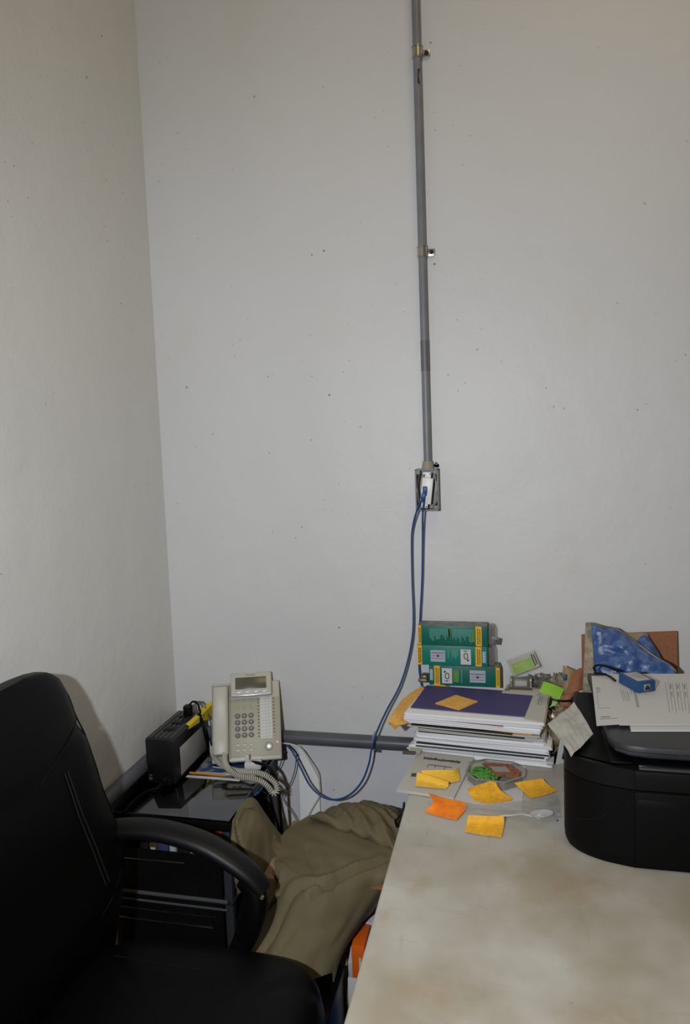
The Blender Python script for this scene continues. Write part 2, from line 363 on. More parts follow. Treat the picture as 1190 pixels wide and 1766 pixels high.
# ---------------------------------------------------------------- large horizontal pipes
t = thing('conduit_pipe', 'thick dark grey pipe running level along the foot of the back wall', 'pipe', (.6, -.025, .69))
obj('pipe', G().cyl((.03, -.024, .692), (2.2, -.024, .692), .0205, 24), pvc_dark, t, world=True)
s = obj('pipe_strap', G().tube([(.655, -.003, .715), (.655, -.03, .714), (.655, -.047, .70), (.655, -.047, .684), (.655, -.03, .670), (.655, -.003, .668)], .0035, 6, 4), steel, t, world=True)
obj('pipe_strap_foot', G().box((.647, -.006, .652), (.672, -.001, .672), .001), pvc_dark, s, world=True)
t = thing('conduit_pipe', 'thick dark grey pipe running along the left wall behind the chair', 'pipe', (.024, -.6, .69))
obj('pipe', G().cyl((.024, -.03, .692), (.024, -2.4, .692), .0205, 24), pvc_dark, t, world=True)
# ---------------------------------------------------------------- thin white sheet added for a white strip below the level pipe
q = [Y(519, 1425, -.018), Y(553, 1425, -.018), Y(550, 1345, -.012), Y(514, 1277, -.008)]
obj('white_wall_strip', G().grid(patch([[q[0], q[1]], [q[3], q[2]]], 1), .004), mat('strip_white', (232, 234, 236), .6), label='narrow white strip on the back wall between phone and cloth', cat='board', smooth=False)
# ---------------------------------------------------------------- glass-topped equipment stand
GZ = .645
t = thing('glass_stand', 'black glass-topped equipment stand in the corner under the phone', 'stand', (.18, -.23, 0))
obj('glass_top', G().box((.002, -.44, GZ - .006), (.352, -.05, GZ), .0015), mirror_gl, t, world=True)
obj('top_frame', G().box((.006, -.436, GZ - .034), (.348, -.42, GZ - .0065), .002).box((.006, -.07, GZ - .034), (.348, -.054, GZ - .0065), .002)
    .box((.332, -.42, GZ - .034), (.348, -.07, GZ - .0065), .002).box((.006, -.42, GZ - .034), (.022, -.07, GZ - .0065), .002), blackp, t, world=True)
for x, y in ((.012, -.43), (.324, -.43), (.012, -.08), (.324, -.08)):
    obj('post', G().box((x, y, .012), (x + .022, y + .022, GZ - .034), .002), mat('stand_post', (52, 53, 56), .35), t, world=True)
for zz in (.418, .20):
    obj('shelf', G().box((.006, -.436, zz - .008), (.348, -.055, zz), .001), mat('dark_glass_shelf', (40, 42, 46), .12), t, world=True)
obj('back_panel', G().box((.02, -.066, .05), (.34, -.060, GZ - .036)), blackm, t, world=True)
for z0, x1, r in ((.518, .222, .0022), (.424, .338, .005), (.402, .336, .003), (.378, .302, .0018), (.348, .292, .0022)):
    obj('rail', G().cyl((.02, -.442, z0), (x1, -.442, z0), r, 8), chrome if r < .003 else mat('rail_grey', (120, 122, 128), .25, .6), t, world=True)
sm = clear_mat('smoked_glass', (96, 97, 100), .10, .03, .04)
obj('glass_door', G().box((.024, -.4395, .03), (.322, -.4365, .545), .0005), sm, t, world=True)
# things kept on the stand's shelves
random.seed(11)
x = .05
cols = [('black', (24, 24, 26)), ('grey', (118, 118, 124)), ('white', (176, 178, 182)), ('brown', (82, 64, 44)), ('blue', (60, 66, 110)), ('cream', (170, 166, 150)), ('dark red', (90, 32, 26))]
for k in range(8):
    th = (.028, .022, .03, .018, .034, .02, .026, .022)[k]; nm, c = cols[(0, 3, 4, 2, 0, 5, 1, 6)[k]]; h = (.14, .15, .12, .155, .11, .145, .13, .15)[k]
    g = G().box((x, -.37, .4185), (x + th, -.21, .418 + h), .002)
    o = obj('binder', g, mat('binder_' + nm.replace(' ', '_'), c, .5), label=('black binder standing nearest the left wall on the stand shelf' if k == 0 else 'black binder between the white and the cream binder on the stand shelf' if k == 4 else '%s binder standing in the row on the stand shelf' % nm), cat='binder', group='binders on the stand shelf')
    obj('spine_label', G().box((x + .004, -.3712, .44), (x + th - .004, -.3702, .418 + h * .6)), paper3 if k % 2 else mat('spine_grey', (96, 94, 90), .6), o, world=True)
    x += th + .004
o = obj('paper_sheaf', G().box((.235, -.40, .560), (.325, -.25, .578), .003), paper, label='white paper sheaf tucked under the right end of the glass top', cat='papers')
g = G(); g.box((.298, -.405, .5785), (.325, -.30, .600), .001)
for k in range(4): g.box((.3 + k * .006, -.4065, .580), (.303 + k * .006, -.405, .598))
obj('orange_carton', g, mat('orange_card', (220, 92, 30), .6), label='small orange carton on the paper sheaf under the glass top', cat='carton')
obj('tray', G().box((.225, -.41, .548), (.324, -.22, .5595), .001), blackp, label='thin black tray holding the paper sheaf under the glass top', cat='tray')
# ---------------------------------------------------------------- power backup unit
t = thing('power_supply_unit', 'black upright battery backup box with a white side label on the glass stand', 'power supply', (.085, -.17, GZ))
U0, U1, V0, V1, T = .040, .130, -.285, -.068, .778
obj('housing', G().box((U0, V0, GZ + .006), (U1, V1, T), .004), mat('ups_black', (13, 13, 15), .4), t, world=True)
g = G()
for k in range(5): g.box((U0 + .008 + k * .015, V0 + .012, T - .001), (U0 + .018 + k * .015, V1 - .012, T + .0018), .001)
obj('top_panel', g, mat('ups_top', (58, 58, 62), .45, bump=(300, .4, .001)), t, world=True)
obj('side_label', G().box((U1 - .0005, V0 + .035, .660), (U1 + .0006, V1 - .012, .742), .0005), mat('ups_label', (168, 168, 166), .5, var=(8, (150, 150, 148), .4, .6)), t, world=True)
g = G()
for k, (a_, b_) in enumerate(((.0, .05), (.0, .03), (.0, .06))): g.box((U1, V0 + .055 + a_, .664 + k * .004), (U1 + .0009, V0 + .055 + b_ * .4, .6655 + k * .004))
obj('label_print', g, light_ink, t, world=True)
g = G(); cx_ = U0 + .008
for zz in (.6575, .664, .6705): g.box((cx_, V0 - .0008, zz), (cx_ + .009, V0, zz + .0012))
g.box((cx_, V0 - .0008, .6575), (cx_ + .0012, V0, .6645)); g.box((cx_ + .008, V0 - .0008, .6575), (cx_ + .009, V0, .6645))
obj('front_mark', g, mat('mark_grey', (120, 120, 124), .5), t, world=True)
for k in range(3):
    s = obj('socket', G().box((U0 + .03, V1 - .06 - k * .05, T + .001), (U0 + .06, V1 - .03 - k * .05, T + .004), .002), blackp, t, world=True)
obj('foot', G().box((U0 + .005, V0 + .01, GZ), (U1 - .005, V0 + .03, GZ + .007)), blackm, t, world=True)
obj('foot', G().box((U0 + .005, V1 - .03, GZ), (U1 - .005, V1 - .01, GZ + .007)), blackm, t, world=True)
# plug and cord over it
t = thing('black_cable', 'black power cord arching out of the top of the backup box', 'cord', (.09, -.1, .78))
c = X(326, 1236, .095)
p0 = V((.093, c.y, T + .003))
obj('plug', G().box((p0.x - .012, p0.y - .012, T + .002), (p0.x + .012, p0.y + .012, T + .034), .004), blackp, t, world=True)
pth = [p0 + V((0, 0, .03)), X(327, 1215, .097), X(333, 1210, .10), X(341, 1214, .112), X(347, 1235, .128), X(351, 1258, .14), X(356, 1280, .145), X(362, 1298, .15), V((.165, -.13, GZ + .02)), V((.19, -.1, GZ + .02))]
obj('cord', G().tube(pth, .0032, 8), blackp, t, world=True)
t = thing('grey_cord_or_shadow', 'thin grey cord looping behind the black cord above the backup box', 'cord', (.1, -.06, .78))
obj('cord', G().tube([V((.10, -.085, T - .001)), X(337, 1216, .105), X(343, 1210, .11), X(350, 1213, .118), X(355, 1222, .126), X(358, 1232, .136), V((.138, -.05, .74)), V((.14, -.045, GZ + .003))], .0022, 8), mat('grey_cord', (110, 110, 108), .5), t, world=True)
t = thing('black_cable', 'black plug and cord lying on the glass in front of the backup box', 'cord', (.08, -.3, GZ))
obj('plug', G().cyl((.105, -.286, GZ + .02), (.100, -.312, GZ + .018), .015, 14, .012).box((.112, -.31, GZ + .012), (.124, -.287, GZ + .03), .003), blackp, t, world=True)
obj('cord', G().tube([(.100, -.311, GZ + .018), (.088, -.325, GZ + .008), Z(255, 1364, GZ + .004), Z(235, 1377, GZ + .004), Z(222, 1390, GZ + .004), (Z(217, 1397, GZ + .004).x, -.4405, GZ + .004), V((.052, -.449, GZ - .004)), V((.048, -.45, GZ - .03)), V((.046, -.451, .56))], .003, 8), blackp, t, world=True)
# yellow tag on the top edge
q = [X(325, 1258, U1 + .002), X(344, 1246, U1 + .002), X(344, 1237, U1 - .004), X(340, 1240, U1 - .004)]
q[2].z = q[3].z = T + .003
q[2].x = q[3].x = U1 - .012
g = G().grid([[q[0], q[1]], [V((U1 + .002, q[0].y + .008, T + .001)), V((U1 + .002, q[1].y + .004, T + .001))], [V((U1 - .012, q[0].y + .014, T + .004)), V((U1 - .012, q[1].y + .01, T + .004))]], .0006)
obj('tag_strip', g, tagy, label='slanted yellow tag folded over the top edge of the backup box', cat='tag', smooth=False)
a_ = X(349, 1243, U1 + .0025); b_ = X(369, 1240, U1 + .0025)
g = G().grid([[a_, b_], [V((U1 + .0025, a_.y, T + .002)), V((U1 + .0025, b_.y, T + .003))], [V((U1 - .016, a_.y + .012, T + .005)), V((U1 - .012, b_.y + .01, T + .006))]], .0006)
o = obj('tag_strip', g, tagy, label='upright yellow tag at the rear top edge of the backup box beside the handset', cat='tag', smooth=False)
obj('sticker', G().cyl((U1 + .0032, a_.y + .008, T - .005), (U1 + .004, a_.y + .008, T - .005), .004, 10), mat('green_dot', (96, 120, 30), .6), o, world=True)
# ---------------------------------------------------------------- magazines under the phone
def book(name, x0, y0, x1, y1, z, th, mt, rz, label, cat, edge=paper):
    c = V(((x0 + x1) / 2, (y0 + y1) / 2, z)); hx, hy = (x1 - x0) / 2, (y1 - y0) / 2
    t = thing(name, label, cat, c, rz)
    obj('pages', G().box((-hx + .002, -hy + .001, .001), (hx - .002, hy - .002, th - .001)), edge, t)
    obj('cover', G().box((-hx, -hy, th - .0012), (hx, hy, th), .0003).box((-hx, -hy, 0), (hx, hy, .001), .0003).box((-hx, -hy, .0005), (-hx + .0015, hy, th - .0005)), mt, t)
    return t
book('magazine', .152, -.205, .335, -.065, GZ, .008, mat('magazine_blue', (46, 74, 110), .4, var=(26, (134, 138, 140), .45, .58)), .03, 'blue printed magazine lying on the glass under the phone', 'magazine')
obj('pencil', G().cyl((.138, -.213, GZ + .0045), (.245, -.214, GZ + .0045), .0035, 8).cyl((.245, -.214, GZ + .0045), (.256, -.214, GZ + .0045), .0035, 8, .0005), mat('pencil_ochre', (186, 128, 40), .5), label='ochre pencil lying along the front edge of the blue magazine', cat='pencil')
obj('ruler', G().box((.135, -.232, GZ), (.30, -.221, GZ + .002), .0005), mat('white_strip', (214, 214, 212), .4), label='thin white strip lying on the glass before the magazine', cat='ruler')
book('notebook', .20, -.19, .345, -.075, GZ + .0085, .006, mat('navy_cover', (24, 40, 78), .4), -.12, 'dark blue booklet on top of the magazine under the phone', 'booklet')
p = V((.323, -.18, GZ + .0002))
t = thing('wall_adapter', 'small white cube adapter resting on the booklet under the phone', 'adapter', (p.x, p.y, GZ + .0152), .2)
obj('body', G().box((-.024, -.010, 0), (.024, .022, .020), .003), white_pl, t)
obj('tab', G().box((-.021, -.004, .0195), (-.010, .012, .040), .003), white_pl, t)
# ---------------------------------------------------------------- desk phone
t = thing('desk_phone', 'cream office desk phone with tilted display on the glass stand', 'telephone', (.294, -.150, GZ + .0155), math.radians(18))
TILT = math.radians(61)
PW, PH = .206, .232
B = Matrix.Translation((-PW / 2, 0, .004)) @ Matrix.Rotation(TILT, 4, 'X')      # u right, v up the face, +z out of the face
obj('base', G().box((0, 0, -.016), (PW, PH, .010), .005, B, 3), phone_m, t)
obj('desk_stand', G().prism([(.012, .0), (.0, .016), (.086, .172), (.108, .172), (.098, .0)], -PW / 2 + .012, PW / 2 - .004, 'x', .003), mat('phone_stand', (150, 144, 120), .5), t)
obj('face_panel', G().box((.058, .012, .0095), (PW - .004, PH - .05, .0112), .0006, B), phone_p, t)
h = obj('handset', G().rings([[B @ V((.004 + .024 + (.0235 if i not in (0, 8) else .019) * math.copysign(abs(math.cos(a)) ** .45, math.cos(a)), vv, .012 + zo + (.015 + e) * math.copysign(abs(math.sin(a)) ** .5, math.sin(a)))) for a in [k * math.pi / 10 for k in range(20)]]
     for i, (vv, zo, e) in enumerate(((.018, .006, -.010), (.023, .010, .002), (.05, .012, .005), (.072, .013, .0), (.115, .015, -.003), (.16, .013, .0), (.182, .012, .005), (.216, .010, .002), (.222, .006, -.010)))]), phone_m, t)
obj('speaker_hole', G().cyl(B @ V((.028, .186, .0325)), B @ V((.028, .186, .0342)), .0016, 10), phone_k, h)
obj('cradle', G().box((.001, .010, .008), (.057, .226, .0125), .003, B), mat('phone_cradle', (150, 148, 138), .5), t)
DM = B @ Matrix.Translation((.059, .186, .018)) @ Matrix.Rotation(math.radians(-6), 4, 'X')
d = obj('display', G().box((0, 0, 0), (.124, .070, .016), .004, DM, 3).box((.02, .01, -.018), (.10, .05, .002), .003, DM), phone_m, t)
obj('screen', G().box((.014, .019, .0155), (.108, .055, .0166), .0003, DM), lcd, d)
obj('trim_bar', G().box((.001, -.0015, .004), (.123, .006, .0168), .002, DM), phone_s, d)
for k in range(4): obj('soft_key', G().box((.016 + k * .026, .0085, .0155), (.034 + k * .026, .014, .0172), .0008, DM), phone_s, d)
obj('maker_mark', G().box((.046, .0605, .0158), (.074, .0625, .0166), 0, DM), phone_k, d)
def UVP(u, v, z): return V((u * PW, v * PH, z))
for r in range(2):
    for c in range(3):
        u, v = .375 + c * .098, .755 - r * .085
        k = obj('function_key', G().box(UVP(u - .022, v - .016, .011), UVP(u + .022, v + .004, .0135), .001, B), phone_p, t)
        obj('printed_label', G().box(UVP(u - .02, v + .012, .0111), UVP(u + .02, v + .018, .0114), 0, B), phone_k, k)
for r in range(4):
    for c in range(3):
        u, v = .375 + c * .098, .565 - r * .081
        k = obj('number_key', G().sphere((0, 0, 0), .0082, (1.05, .95, .45), B @ Matrix.Translation(UVP(u, v, .0115)), 2), phone_k, t)
        obj('digit', text('123456789*0#'[r * 3 + c], .0085, B @ Matrix.Translation(UVP(u, v, .0150))), mat('digit_white', (196, 196, 190), .5), k)
for r in range(2):
    for c in range(3):
        u, v = .375 + c * .098, .205 - r * .065
        obj('function_key', G().box(UVP(u - .035, v - .018, .011), UVP(u + .035, v + .012, .0132), .001, B), phone_m, t)
        obj('printed_label', G().box(UVP(u - .024, v + .017, .0111), UVP(u + .024, v + .021, .0114), 0, B), phone_k, t)
l = obj('label_strip', G().box(UVP(.705, .265, .0108), UVP(.875, .79, .0116), 0, B), mat('phone_label', (206, 206, 202), .5), t)
g = G()
for k in range(13):
    v = .285 + k * .04
    g.box(UVP(.71, v, .0116), UVP(.87, v + .0035, .0118), 0, B)
    g.box(UVP(.81, v + .014, .0116), UVP(.855, v + .019, .0118), 0, B)
g.box(UVP(.787, .27, .0116), UVP(.79, .785, .0118), 0, B)
obj('printed_lines', g, mat('faint_ink', (150, 150, 148), .6), l)
for s_ in (.68, .905):
    for k in range(12):
        obj('line_key', G().box(UVP(s_ - .010, .285 + k * .0425, .011), UVP(s_ + .010, .303 + k * .0425, .013), .0006, B), mat('amber_key', (196, 150, 90), .5) if (s_ > .8 and k == 0) else mat('line_key_grey', (92, 92, 88), .5), t)
dl = obj('dial_ring', G().cyl(B @ UVP(.82, .165, .011), B @ UVP(.82, .165, .0135), .0125, 28), phone_k, t)
obj('dial_button', G().cyl(B @ UVP(.82, .165, .0134), B @ UVP(.82, .165, .0148), .0095, 24, .0088), phone_m, dl)
obj('dial_centre', G().cyl(B @ UVP(.82, .165, .0147), B @ UVP(.82, .165, .0156), .0045, 20), phone_s, dl)
obj('indicator_light', G().box(UVP(.93, .20, .011), UVP(.955, .225, .0122), .0005, B), paper2, t)
# coil cord of the phone
def coil(path, R, r, pitch):
    p = spline(path, 14); L = [0]
    for i in range(1, len(p)): L.append(L[-1] + (p[i] - p[i - 1]).length)
    n = int(L[-1] / pitch * 10); out = []; prev = V((0, 0, 1)); j = 0
    for i in range(n + 1):
        s = L[-1] * i / n
        while j < len(L) - 2 and L[j + 1] < s: j += 1
        tt = (s - L[j]) / max(1e-9, L[j + 1] - L[j]); c = p[j].lerp(p[j + 1], tt); d_ = (p[j + 1] - p[j]).normalized()
        prev = (prev - d_ * prev.dot(d_)).normalized(); s2 = d_.cross(prev); a = 2 * math.pi * i / 10
        out.append(c + prev * math.cos(a) * R + s2 * math.sin(a) * R)
    return G().tube(out, r, 6, 0)
cp = [Y(388, 1300, -.19), Y(388, 1314, -.215), Y(396, 1328, -.24), Y(412, 1339, -.25), Y(432, 1342, -.25), Y(450, 1347, -.25), Y(463, 1358, -.25), Y(470, 1368, -.25), Y(477, 1367, -.245),
      Y(477, 1355, -.235), Y(468, 1344, -.23), Y(455, 1336, -.225), Y(436, 1331, -.22), Y(412, 1330, -.21), Y(392, 1324, -.20), Y(376, 1314, -.19), Y(368, 1302, -.18), Y(366, 1288, -.16)]
for p_ in cp:
    if p_.x < .35: p_.z = max(p_.z, GZ + .0095 if p_.x < .15 else GZ + .0095)
t2 = thing('coiled_cord', 'cream coiled handset cord draped in front of the desk phone', 'cord', cp[0])
obj('coil', coil(cp, .0066, .0021, .0058), phone_m, t2, world=True)
obj('straight_end', G().tube([Y(383, 1292, -.17), Y(386, 1298, -.185), cp[0]], .003, 8, 4), phone_m, t2, world=True)
# cables beside the stand, plus tubes for cable shadows and a reflection
def cable(name, pts, r, m, label, cat='cable'): return obj(name, G().tube(pts, r, 8), m, label=label, cat=cat)
cable('white_cable', [Y(486, 1282, -.05), Y(500, 1283, -.045), Y(518, 1290, -.04), Y(534, 1310, -.035), Y(548, 1332, -.03), Y(551, 1350, -.028), Y(551, 1372, -.028), Y(540, 1392, -.028), Y(529, 1412, -.03)], .0024, mat('white_cable', (198, 196, 188), .5), 'white cable leaving the right side of the phone and dropping behind the cloth')
cable('black_cable', [Y(432, 1314, -.17), Y(446, 1316, -.19), Y(462, 1322, -.20), Y(474, 1338, -.20), Y(480, 1362, -.20), Y(483, 1395, -.19), Y(486, 1430, -.18), Y(487, 1480, -.17)], .0048, blackp, 'thick black cable curving out from under the phone and down beside the stand')
cable('black_cable', [Y(452, 1330, -.21), Y(460, 1352, -.205), Y(466, 1372, -.20), Y(473, 1400, -.19), Y(481, 1430, -.18), Y(486, 1480, -.165)], .004, blackp, 'thinner black cable hanging straight from the end of the coiled cord')
cable('grey_cord_or_shadow', [Y(490, 1296, -.07), Y(483, 1320, -.05), Y(474, 1340, -.045), Y(478, 1362, -.045), Y(487, 1378, -.045), Y(496, 1390, -.045), Y(508, 1408, -.045), Y(518, 1430, -.045)], .0016, mat('shadow_grey', (96, 96, 98), .5), 'grey cable shadow shaped as a thin tube on the wall right of the stand')  # shadow of a cable on the wall, modelled as a grey tube
cable('grey_cord_or_shadow', [Y(512, 1300, -.05), Y(508, 1330, -.045), Y(500, 1352, -.045), Y(490, 1363, -.045), Y(474, 1370, -.05), Y(455, 1366, -.09), Y(447, 1362, -.13)], .0016, mat('shadow_line_grey', (86, 86, 90), .5), 'grey cable shadow shaped as a thin tube curling to the corner of the glass top')  # another cable shadow given solid form as a grey tube
cable('blue_cable_reflection', [Y(458, 1344, -.2), Y(452, 1358, -.235), Y(446, 1366, -.24), Y(438, 1372, -.25)], .0028, blue_c, 'blue cable reflection shaped as a short tube by the right edge of the glass top')  # reflection of the blue cable in the glass, built as a tube
# ---------------------------------------------------------------- office chair (faces right, back to the left wall)
CY = -.955
t = thing('office_chair', 'black leather executive office chair with padded loop arms, against the left wall', 'chair', (.42, CY, 0))
def bx(z): return .168 - (z - .52) * .085 + .03 * math.sin((z - .52) / .62 * math.pi)      # front surface x by height
prof = [(.43, .280), (.50, .310), (.54, .328), (.60, .345), (.66, .340), (.74, .312), (.84, .272), (.94, .252), (1.02, .238), (1.09, .228), (1.125, .208), (1.145, .168), (1.155, .10)]
rs = []
ks = 40
pz = [p[0] for p in prof]; pw = [p[1] for p in prof]
def interp(z, xs, ys):
    for i in range(len(xs) - 1):
        if z <= xs[i + 1]:
            k = (z - xs[i]) / (xs[i + 1] - xs[i]); return ys[i] + (ys[i + 1] - ys[i]) * k
    return ys[-1]
def lobes(y, z):
    s = (y - CY) / .32
    return .018 * math.exp(-((z - .60) / .07) ** 2) * (1 - s * s) + .010 * math.exp(-((abs(s) - .72) / .22) ** 2) * (1 if z < 1.0 else .4) - .007 * math.exp(-((z - (.925 + .10 * abs(s))) / .012) ** 2) - .008 * math.exp(-((z - (.545 + .085 * abs(s))) / .010) ** 2) + .002 * noise.noise(V((y * 9, z * 5, 0)))
nz = 46
for i in range(nz + 1):
    z = .43 + (1.155 - .43) * (1 - (1 - i / nz) ** 1.25); hw = interp(z, pz, pw); th = .085 * min(1, ((1.162 - z) / .05) ** .5) * min(1, ((z - .415) / .03) ** .5)
    ring = []
    for k in range(ks):
        a = k * 2 * math.pi / ks; ca, sa = math.cos(a), math.sin(a)
        yy = CY + hw * math.copysign(abs(sa) ** .55, sa); xx = math.copysign(abs(ca) ** .5, ca)
        ring.append(V((bx(z) - th / 2 + xx * th / 2 + (lobes(yy, z) if ca > 0 else 0), yy, z)))
    rs.append(ring)
bk = obj('backrest', G().rings(rs), leather, t, world=True)
def bs(s, z, off=0):
    hw = interp(z, pz, pw); y = CY + s * hw; sn = min(1, abs(s)) ** (1 / .55); ca = math.sqrt(max(0, 1 - sn * sn)) ** .5
    return V((bx(z) - .0425 + .0425 * ca + lobes(y, z) + off, y, z))
for s0 in (-1, 1):
    for dx in (-.012, .012):
        obj('stitch_line', G().tube([bs(s0 * (.62 - .25 * (z - .65)) + dx * 1.6, z, .0012) for z in [.655 + k * .026 for k in range(12)]], .0014, 5, 3), stitch, bk, world=True)
obj('seam', G().tube([bs(-.97 + k * .1617, .925 + .10 * abs(-.97 + k * .1617), .0008) for k in range(13)], .0016, 5, 3), blackm, bk, world=True)
obj('seam', G().tube([bs(-.97 + k * .1617, .545 + .085 * abs(-.97 + k * .1617), .0008) for k in range(13)], .0016, 5, 3), blackm, bk, world=True)
obj('piping', G().tube([bs(.985, z, .001) for z in [.53 + k * .045 for k in range(14)]], .0020, 6, 3), black_gl, bk, world=True)
obj('back_shell', G().rings([[V((bx(z) - .095 + xx, CY + yy * interp(z, pz, pw) * .9, z)) for xx, yy in ((0, -1), (.03, -1), (.03, 1), (0, 1))] for z in (.53, .65, .8, 1.0, 1.09)]), blackp, t, world=True)
# seat
def sq(a, p): return math.copysign(abs(math.cos(a)) ** p, math.cos(a)), math.copysign(abs(math.sin(a)) ** p, math.sin(a))
sx, sy, cxs = .278, .278, .416
rs = []
for zz, k_ in ((.395, .90), (.405, .97), (.43, 1.0), (.455, 1.0), (.484, .985), (.497, .955), (.506, .90), (.512, .78), (.514, .5), (.5145, .2)):
    ring = []
    for k in range(48):
        u, v_ = sq(k * 2 * math.pi / 48, .46); x_ = cxs + u * sx * k_; y_ = CY + v_ * sy * k_
        drop = -.03 * max(0, (x_ - .58) / .12) ** 2 + .004 * math.sin(y_ * 22) * (1 if zz > .49 else 0) - (.010 if zz > .5 and abs(abs(y_ - CY) - .17) < .012 else 0)
        ring.append(V((x_, y_, zz + drop)))
    rs.append(ring)
st = obj('seat', G().rings(rs), leather, t, world=True)
for s0 in (-1, 1): obj('seam', G().tube([(.22, CY + s0 * .175, .5145), (.3, CY + s0 * .172, .5145), (.42, CY + s0 * .17, .5145), (.55, CY + s0 * .175, .5135)], .0016, 5), blackm, st, world=True)
for s0 in (-1, 1):
    ya = CY + s0 * .325
    ar = obj('armrest', G().tube([(.085, ya, .665), (.11, ya, .700), (.17, ya, .716), (.26, ya, .719), (.36, ya, .700), (.43, ya, .668), (.48, ya, .634), (.512, ya, .600)], lambda u: .034 * (1 - .25 * abs(2 * u - 1) ** 3), 14, 5, flat=.62), mat('arm_pad', (16, 16, 18), .45, spec=.3, bump=(200, .2, .0006)), t, world=True)
    obj('arm_frame', G().tube([(.08, ya, .67), (.09, ya - s0 * .01, .60), (.10, ya - s0 * .035, .50), (.18, ya - s0 * .06, .415), (.36, ya - s0 * .05, .405), (.42, ya - s0 * .02, .42), (.455, ya, .47), (.482, ya, .54), (.488, ya, .59), (.46, ya, .622)], lambda u: .021 + .014 * math.exp(-((u - .8) / .16) ** 2), 12, 5, flat=.8), blackp, t, world=True)
    obj('arm_bolt', G().cyl((.515, ya - .029, .600), (.515, ya - .022, .600), .004, 10), steel, ar, world=True)
obj('gas_column', G().cyl((.43, CY, .10), (.43, CY, .36), .026, 18).box((.33, CY - .1, .355), (.53, CY + .1, .395), .006), blackp, t, world=True)
for k in range(5):
    a = k * 2 * math.pi / 5 + .3; d_ = V((math.cos(a), math.sin(a), 0)); c0 = V((.43, CY, .10))
    l = obj('base_leg', G().tube([c0, c0 + d_ * .12 + V((0, 0, -.005)), c0 + d_ * .26 + V((0, 0, -.025))], lambda u: .028 - .012 * u, 10, 4), blackp, t, world=True)
    w0 = c0 + d_ * .26; n_ = V((-d_.y, d_.x, 0))
    for s0 in (-1, 1): obj('caster_wheel', G().cyl(V((w0.x, w0.y, .026)) + n_ * s0 * .008, V((w0.x, w0.y, .026)) + n_ * s0 * .026, .026, 16), blackm, l, world=True)
# ---------------------------------------------------------------- boxes on the floor between stand and table
t = thing('cardboard_box', 'brown cardboard box under the khaki trousers', 'box', (.6, -.25, 0))
g = G().box((.440, -.46, .0), (.655, -.185, .515), .003)
obj('box_body', g, card_l, t, world=True)
obj('box_flap', G().box((.655, -.455, .512), (.759, -.19, .516), .001).box((.755, -.455, .455), (.759, -.19, .522), .001), card_b, t, world=True)
t = thing('white_carton', 'lower white carton with a blue front panel under the table', 'carton', (.80, -.34, 0))
c1 = obj('carton_body', G().box((.664, -.500, 0), (.885, -.12, .305), .002), mat('carton_white', (196, 198, 204), .5), t, world=True)
obj('front_print', G().box((.676, -.5012, .02), (.873, -.4995, .262)), blue_pr, t, world=True)
g = G(); g.box((.690, -.502, .245), (.78, -.501, .252))
for k in range(7): g.box((.690, -.502, .10 + k * .018), (.74 + .012 * (k % 3), -.501, .104 + k * .018))
obj('printed_text', g, mat('print_pale_blue', (110, 136, 176), .5), t, world=True)
t = thing('white_carton', 'upper white carton with an orange and blue print under the table', 'carton', (.80, -.3, .305))
obj('carton_body', G().box((.694, -.415, .3055), (.88, -.13, .395), .002), mat('carton_white2', (196, 198, 204), .5), t, world=True)
obj('side_flap', G().prism([(-.415, .3065), (-.415, .388), (-.497, .345), (-.497, .3065)], .666, .692, 'x', .001), mat('carton_grey', (176, 178, 180), .6), t, world=True)
o_ = obj('orange_label', G().box((.676, -.4985, .3075), (.708, -.416, .392), .002), orange_p, t, world=True)
obj('printed_text', G().box((.694, -.4992, .335), (.699, -.4982, .362)), paper3, o_, world=True)
obj('front_print', G().box((.7085, -.418, .3075), (.87, -.4145, .388)), blue_pr, t, world=True)
t = thing('black_bin', 'black ridged plastic bin on the floor beside the white cartons', 'bin', (.61, -.6, 0))
g = G().box((.575, -.70, 0), (.655, -.505, .335), .006)
for k in range(7): g.box((.583 + k * .010, -.703, .01), (.588 + k * .010, -.699, .325))
obj('bin_body', g, mat('bin_black', (34, 36, 40), .4), t, world=True)
obj('rim', G().box((.570, -.705, .325), (.660, -.50, .341), .003), blackp, t, world=True)
# ---------------------------------------------------------------- khaki trousers over the box
def K(px, py, z): return Z(px, py, z)
def xy(px, py, z): p = Z(px, py, z); return V((p.x, p.y))
CRS = [(xy(540, 1560, .52), xy(672, 1486, .54), .006, .011), (xy(505, 1560, .50), xy(580, 1548, .52), .007, .009), (xy(490, 1620, .46), xy(560, 1575, .50), .010, .007), (xy(452, 1655, .40), xy(520, 1560, .50), .009, .010), (xy(530, 1470, .54), xy(548, 1520, .55), .012, .005)]
def fold(p):
    n1 = noise.noise(V((p.x * 4 + p.y * 3, p.y * 9 - p.x * 5, 2.0))); n2 = noise.noise(V((p.x * 14, p.y * 24 + p.x * 10, 5.0)))
    d_ = 0.
    for a_, b_, wd, dp in CRS:
        ab = b_ - a_; q_ = V((p.x, p.y)); u = max(0, min(1, (q_ - a_).dot(ab) / ab.dot(ab))); dd = (q_ - a_ - ab * u).length
        side = ab.x * (q_ - a_).y - ab.y * (q_ - a_).x
        k_ = math.sin(math.pi * min(1, max(0, .12 + u * .88))) ** .5
        d_ -= dp * k_ * math.exp(-(dd / wd) ** 2); d_ += (dp * .9 * k_ * math.exp(-((dd - wd * 2.2) / (wd * 1.6)) ** 2) if side > 0 else 0)
    return V((0, 0, .010 * n1 + .004 * n2 + d_))
t = thing('trousers', 'khaki trousers heaped and draped over the cardboard box beside the table', 'clothing', (.6, -.3, .3))
